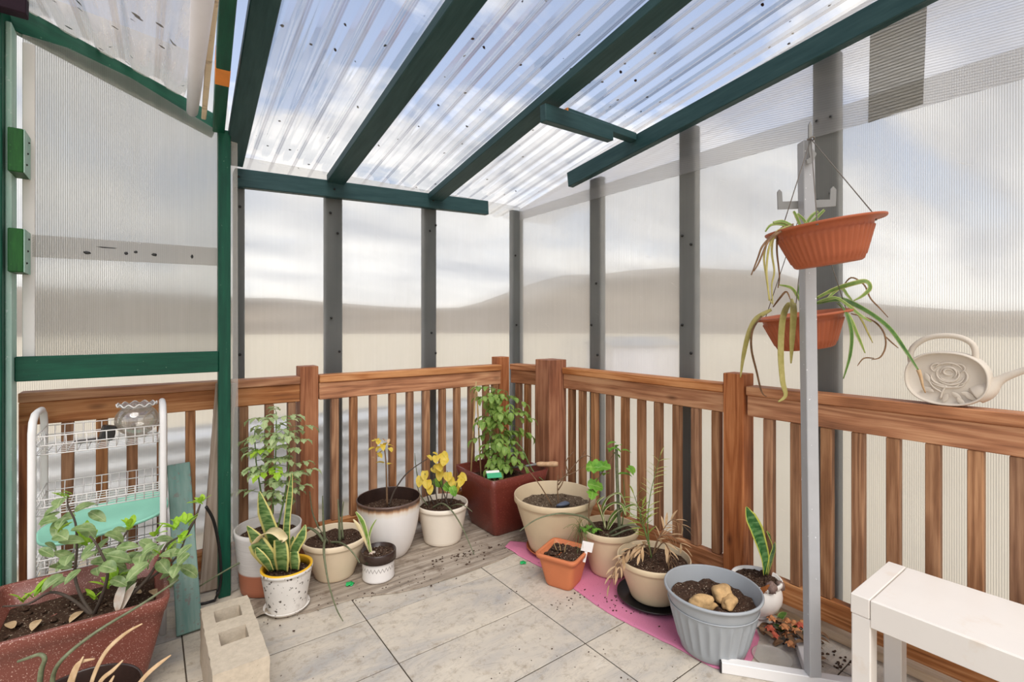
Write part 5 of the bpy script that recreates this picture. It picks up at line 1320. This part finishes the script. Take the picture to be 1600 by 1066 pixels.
for ang in (math.radians(a) for a in (-8, 112, 232)):
    e = M @ Vector((.155 * math.cos(ang - YAW), .155 * math.sin(ang - YAW), .004)); mb = MB(); mb.tube([tip2, tip2.lerp(e, .5), e], .0014, 6); mb.build('hanger_string', STRINGM, t)
dl = 1.835
L2 = [(LSTRY, [(1236, 476, -.04), (1230, 478, -.10), (1222, 500, -.155), (1219, 550, -.16), (1222, 595, -.16), (1227, 618, -.16), (1216, 628, -.16)], .020),
      (LSTRY, [(1240, 476, -.05), (1238, 472, -.12), (1239, 490, -.165), (1237, 530, -.165), (1236, 568, -.165)], .022),
      (LSTRY, [(1205, 484, 0), (1182, 498, -.02), (1170, 520, -.03), (1162, 552, -.03), (1157, 590, -.03)], .018),
      (LDRYD, [(1190, 494, -.02), (1176, 516, -.04), (1174, 545, -.04), (1182, 580, -.04), (1190, 612, -.04), (1198, 620, -.04)], .007),
      (LSTRD, [(1276, 474, 0), (1310, 468, -.02), (1345, 482, -.06), (1385, 510, -.16), (1412, 545, -.24), (1436, 580, -.29)], .019),
      (LSTRAP, [(1276, 466, 0), (1300, 454, -.02), (1330, 444, -.06), (1352, 440, -.08), (1359, 450, -.09), (1348, 462, -.09), (1334, 470, -.09)], .016),
      (LSTRAP, [(1278, 472, 0), (1304, 466, -.04), (1325, 478, -.10), (1345, 494, -.14), (1362, 503, -.15)], .014),
      (LSTRD, [(1310, 472, -.04), (1322, 490, -.16), (1330, 520, -.18), (1328, 555, -.18), (1318, 592, -.18)], .012),
      (LSTRAP, [(1308, 474, -.04), (1326, 494, -.15), (1340, 525, -.16), (1352, 552, -.16)], .012),
      (LDRYD, [(1316, 450, 0), (1330, 434, -.02), (1350, 445, -.04), (1360, 466, -.06), (1375, 482, -.07), (1388, 496, -.08)], .005),
      (LSTRAP, [(1290, 470, 0), (1312, 450, .02), (1324, 462, 0), (1332, 470, -.02)], .012),
      (LDRYD, [(1330, 490, -.1), (1362, 500, -.12), (1380, 518, -.13), (1384, 540, -.13), (1376, 558, -.13), (1362, 562, -.13)], .005),
      (LDRYD, [(1384, 526, -.13), (1392, 534, -.13), (1404, 544, -.13)], .004), (LDRYD, [(1366, 560, -.13), (1350, 560, -.13), (1340, 572, -.13)], .003),
      (LSTRAP, [(1252, 474, 0), (1246, 464, -.02), (1236, 450, -.04), (1216, 445, -.05)], .012),
      (LSTRD, [(1252, 474, 0), (1248, 458, .02), (1250, 446, .02), (1255, 449, .02)], .010),
      (LDRYD, [(1208, 480, 0), (1220, 464, -.03), (1229, 456, -.04), (1236, 470, -.05)], .006),
      (LSTRY, [(1330, 476, -.02), (1346, 500, -.05), (1356, 520, -.05), (1364, 536, -.05)], .006)]
for mt, pts, w_ in L2: blade(pts, [w_ * .5, w_, w_, w_ * .8, w_ * .15], mt, dl, t, FRONT, .5, name='strap_leaf')
mb = MB(); q = path(dl, [(1435, 578, -.29), (1439, 590, -.295), (1442, 604, -.30), (1446, 614, -.30)], 3); mb.tube(q, taper(len(q), .006, .0015), 6); mb.build('root_tip', LDRY, t)

# ================================================================== WATERING CAN on the right railing cap
wc = thing('watering_can', 'putty-coloured oval plastic watering can with embossed rose on the right railing', 'watering can', (2.095, .44, .938))
CX, CY, CZ = 2.092, .437, 1.026; A_, B_ = .107, .088
# local frame: u along -Y (to the right in view), v up, n towards the room (-X)
def cw(u, v, n): return Vector((CX - n, CY - u, CZ + v))
def oval(k, s_, n_=64):
    th = 2 * math.pi * k / n_; e = .86
    u = A_ * s_ * math.copysign(abs(math.cos(th)) ** e, math.cos(th)); v = B_ * s_ * math.copysign(abs(math.sin(th)) ** e, math.sin(th))
    return u, max(v, -B_ * .985)
mb = MB(); prev = None
for s_, n_ in ((.86, -.040), (.97, -.034), (1.0, -.02), (1.0, .018), (.985, .026), (.97, .031), (.93, .031), (.915, .024), (.895, .0165), (.6, .0175), (.02, .0185)):
    ring = [mb.vert(cw(*oval(k, s_), n_)) for k in range(64)]
    if prev:
        for k in range(64): mb.face(prev[(k + 1) % 64], prev[k], ring[k], ring[(k + 1) % 64])
    else: mb.face(*ring)
    prev = ring
mb.face(*prev[::-1]); mb.build('body', CANM, wc)
mb = MB()
mb.tube(smoothpath([cw(u, v, 0) for u, v in ((-.092, .045), (-.095, .075), (-.082, .105), (-.05, .130), (-.01, .139), (.03, .135), (.058, .118), (.068, .095), (.070, .055))], 5), .0088, 12); mb.build('handle', CANM, wc)
mb = MB(); q = smoothpath([cw(u, v, 0) for u, v in ((.07, -.045), (.096, -.026), (.116, -.002), (.146, .022), (.20, .052), (.27, .092))], 5); mb.tube(q, [.030, .030, .030, .030, .029, .027, .025, .023, .021, .019, .0165, .0145, .013, .012, .0115, .011, .0105] + [.0098] * (len(q) - 17), 16); mb.build('spout', CANM, wc)
mb = MB(); nf = .0195
def petal(u, v, rx, ry, a0, a1, w_=.0038):
    n_ = 12; mb.tube([cw(u + rx * math.cos(math.radians(a0 + (a1 - a0) * k / n_)), v + ry * math.sin(math.radians(a0 + (a1 - a0) * k / n_)), nf) for k in range(n_ + 1)], [w_ * .3 + w_ * .7 * math.sin(math.pi * k / n_) for k in range(n_ + 1)], 8)
for u, v, rx, ry, a0, a1 in ((.008, .022, .012, .010, 0, 330), (.008, .020, .020, .018, -60, 200), (.006, .016, .028, .026, 150, 400), (.012, .012, .034, .030, 190, 350), (.008, .022, .036, .030, 20, 160), (-.006, .006, .030, .026, 170, 300), (.030, .010, .024, .026, -90, 60), (.002, -.010, .034, .018, 190, 350)): petal(u, v, rx, ry, a0, a1)
for u, v, rx, ry, a0, a1 in ((-.018, .034, .018, .014, 40, 250), (.030, .036, .018, .014, -70, 140), (-.012, -.004, .026, .020, 180, 330), (.022, -.006, .026, .020, 210, 360), (.008, .006, .020, .012, 180, 360)): petal(u, v, rx, ry, a0, a1, .0032)
mb.build('rose_relief', CANM, wc)
mb = MB()
mb.tube(smoothpath([cw(.004, -.022, nf), cw(-.006, -.04, nf), cw(-.012, -.066, nf)], 3), .0035, 7)
mb.tube(smoothpath([cw(-.008, -.045, nf), cw(-.03, -.03, nf), cw(-.042, -.008, nf)], 3), .003, 7)
for u, v, a in ((.018, -.042, -40), (.040, -.040, -15), (.006, -.048, -110), (.050, -.046, -30), (-.028, -.046, 150), (-.040, -.012, 110), (-.034, -.034, 200), (.030, -.058, -50)):
    dv = cw(u + math.cos(math.radians(a)), v + math.sin(math.radians(a)), 0) - cw(u, v, 0); mb.leaf(cw(u, v, nf + .005), dv, .030, .016, up=(-1, 0, 0), bend=.1, fold=-.35)
mb.build('leaf_relief', CANM, wc)

# ================================================================== WHITE BENCH
bn = thing('bench', 'plain white painted bench at lower right, cut off by the picture edge', 'bench', (1.80, .15, 0))
bx0, bx1, by0, by1, bz = 1.642, 1.962, -.36, .558, .42
board('seat_panel', ((bx0 + bx1) / 2, by1 - .05, bz - .018), ((bx0 + bx1) / 2, by0, bz - .018), bx1 - bx0 - .006, .036, BENCHM, bn)
board('end_rail', (bx0, by1 - .024, bz - .028), (bx1, by1 - .024, bz - .028), .047, .056, BENCHM, bn, b=.002)
for x in (bx0 + .011, bx1 - .011): board('side_rail', (x, by1 - .049, bz - .040), (x, by0, bz - .040), .022, .078, BENCHM, bn, b=.002)
for x in (bx0 + .001, bx1 - .053):
    for y in (by1 - .050, by0 + .02): vboard('leg', x, x + .052, y, y + .048, 0, bz - .057, BENCHM, bn)
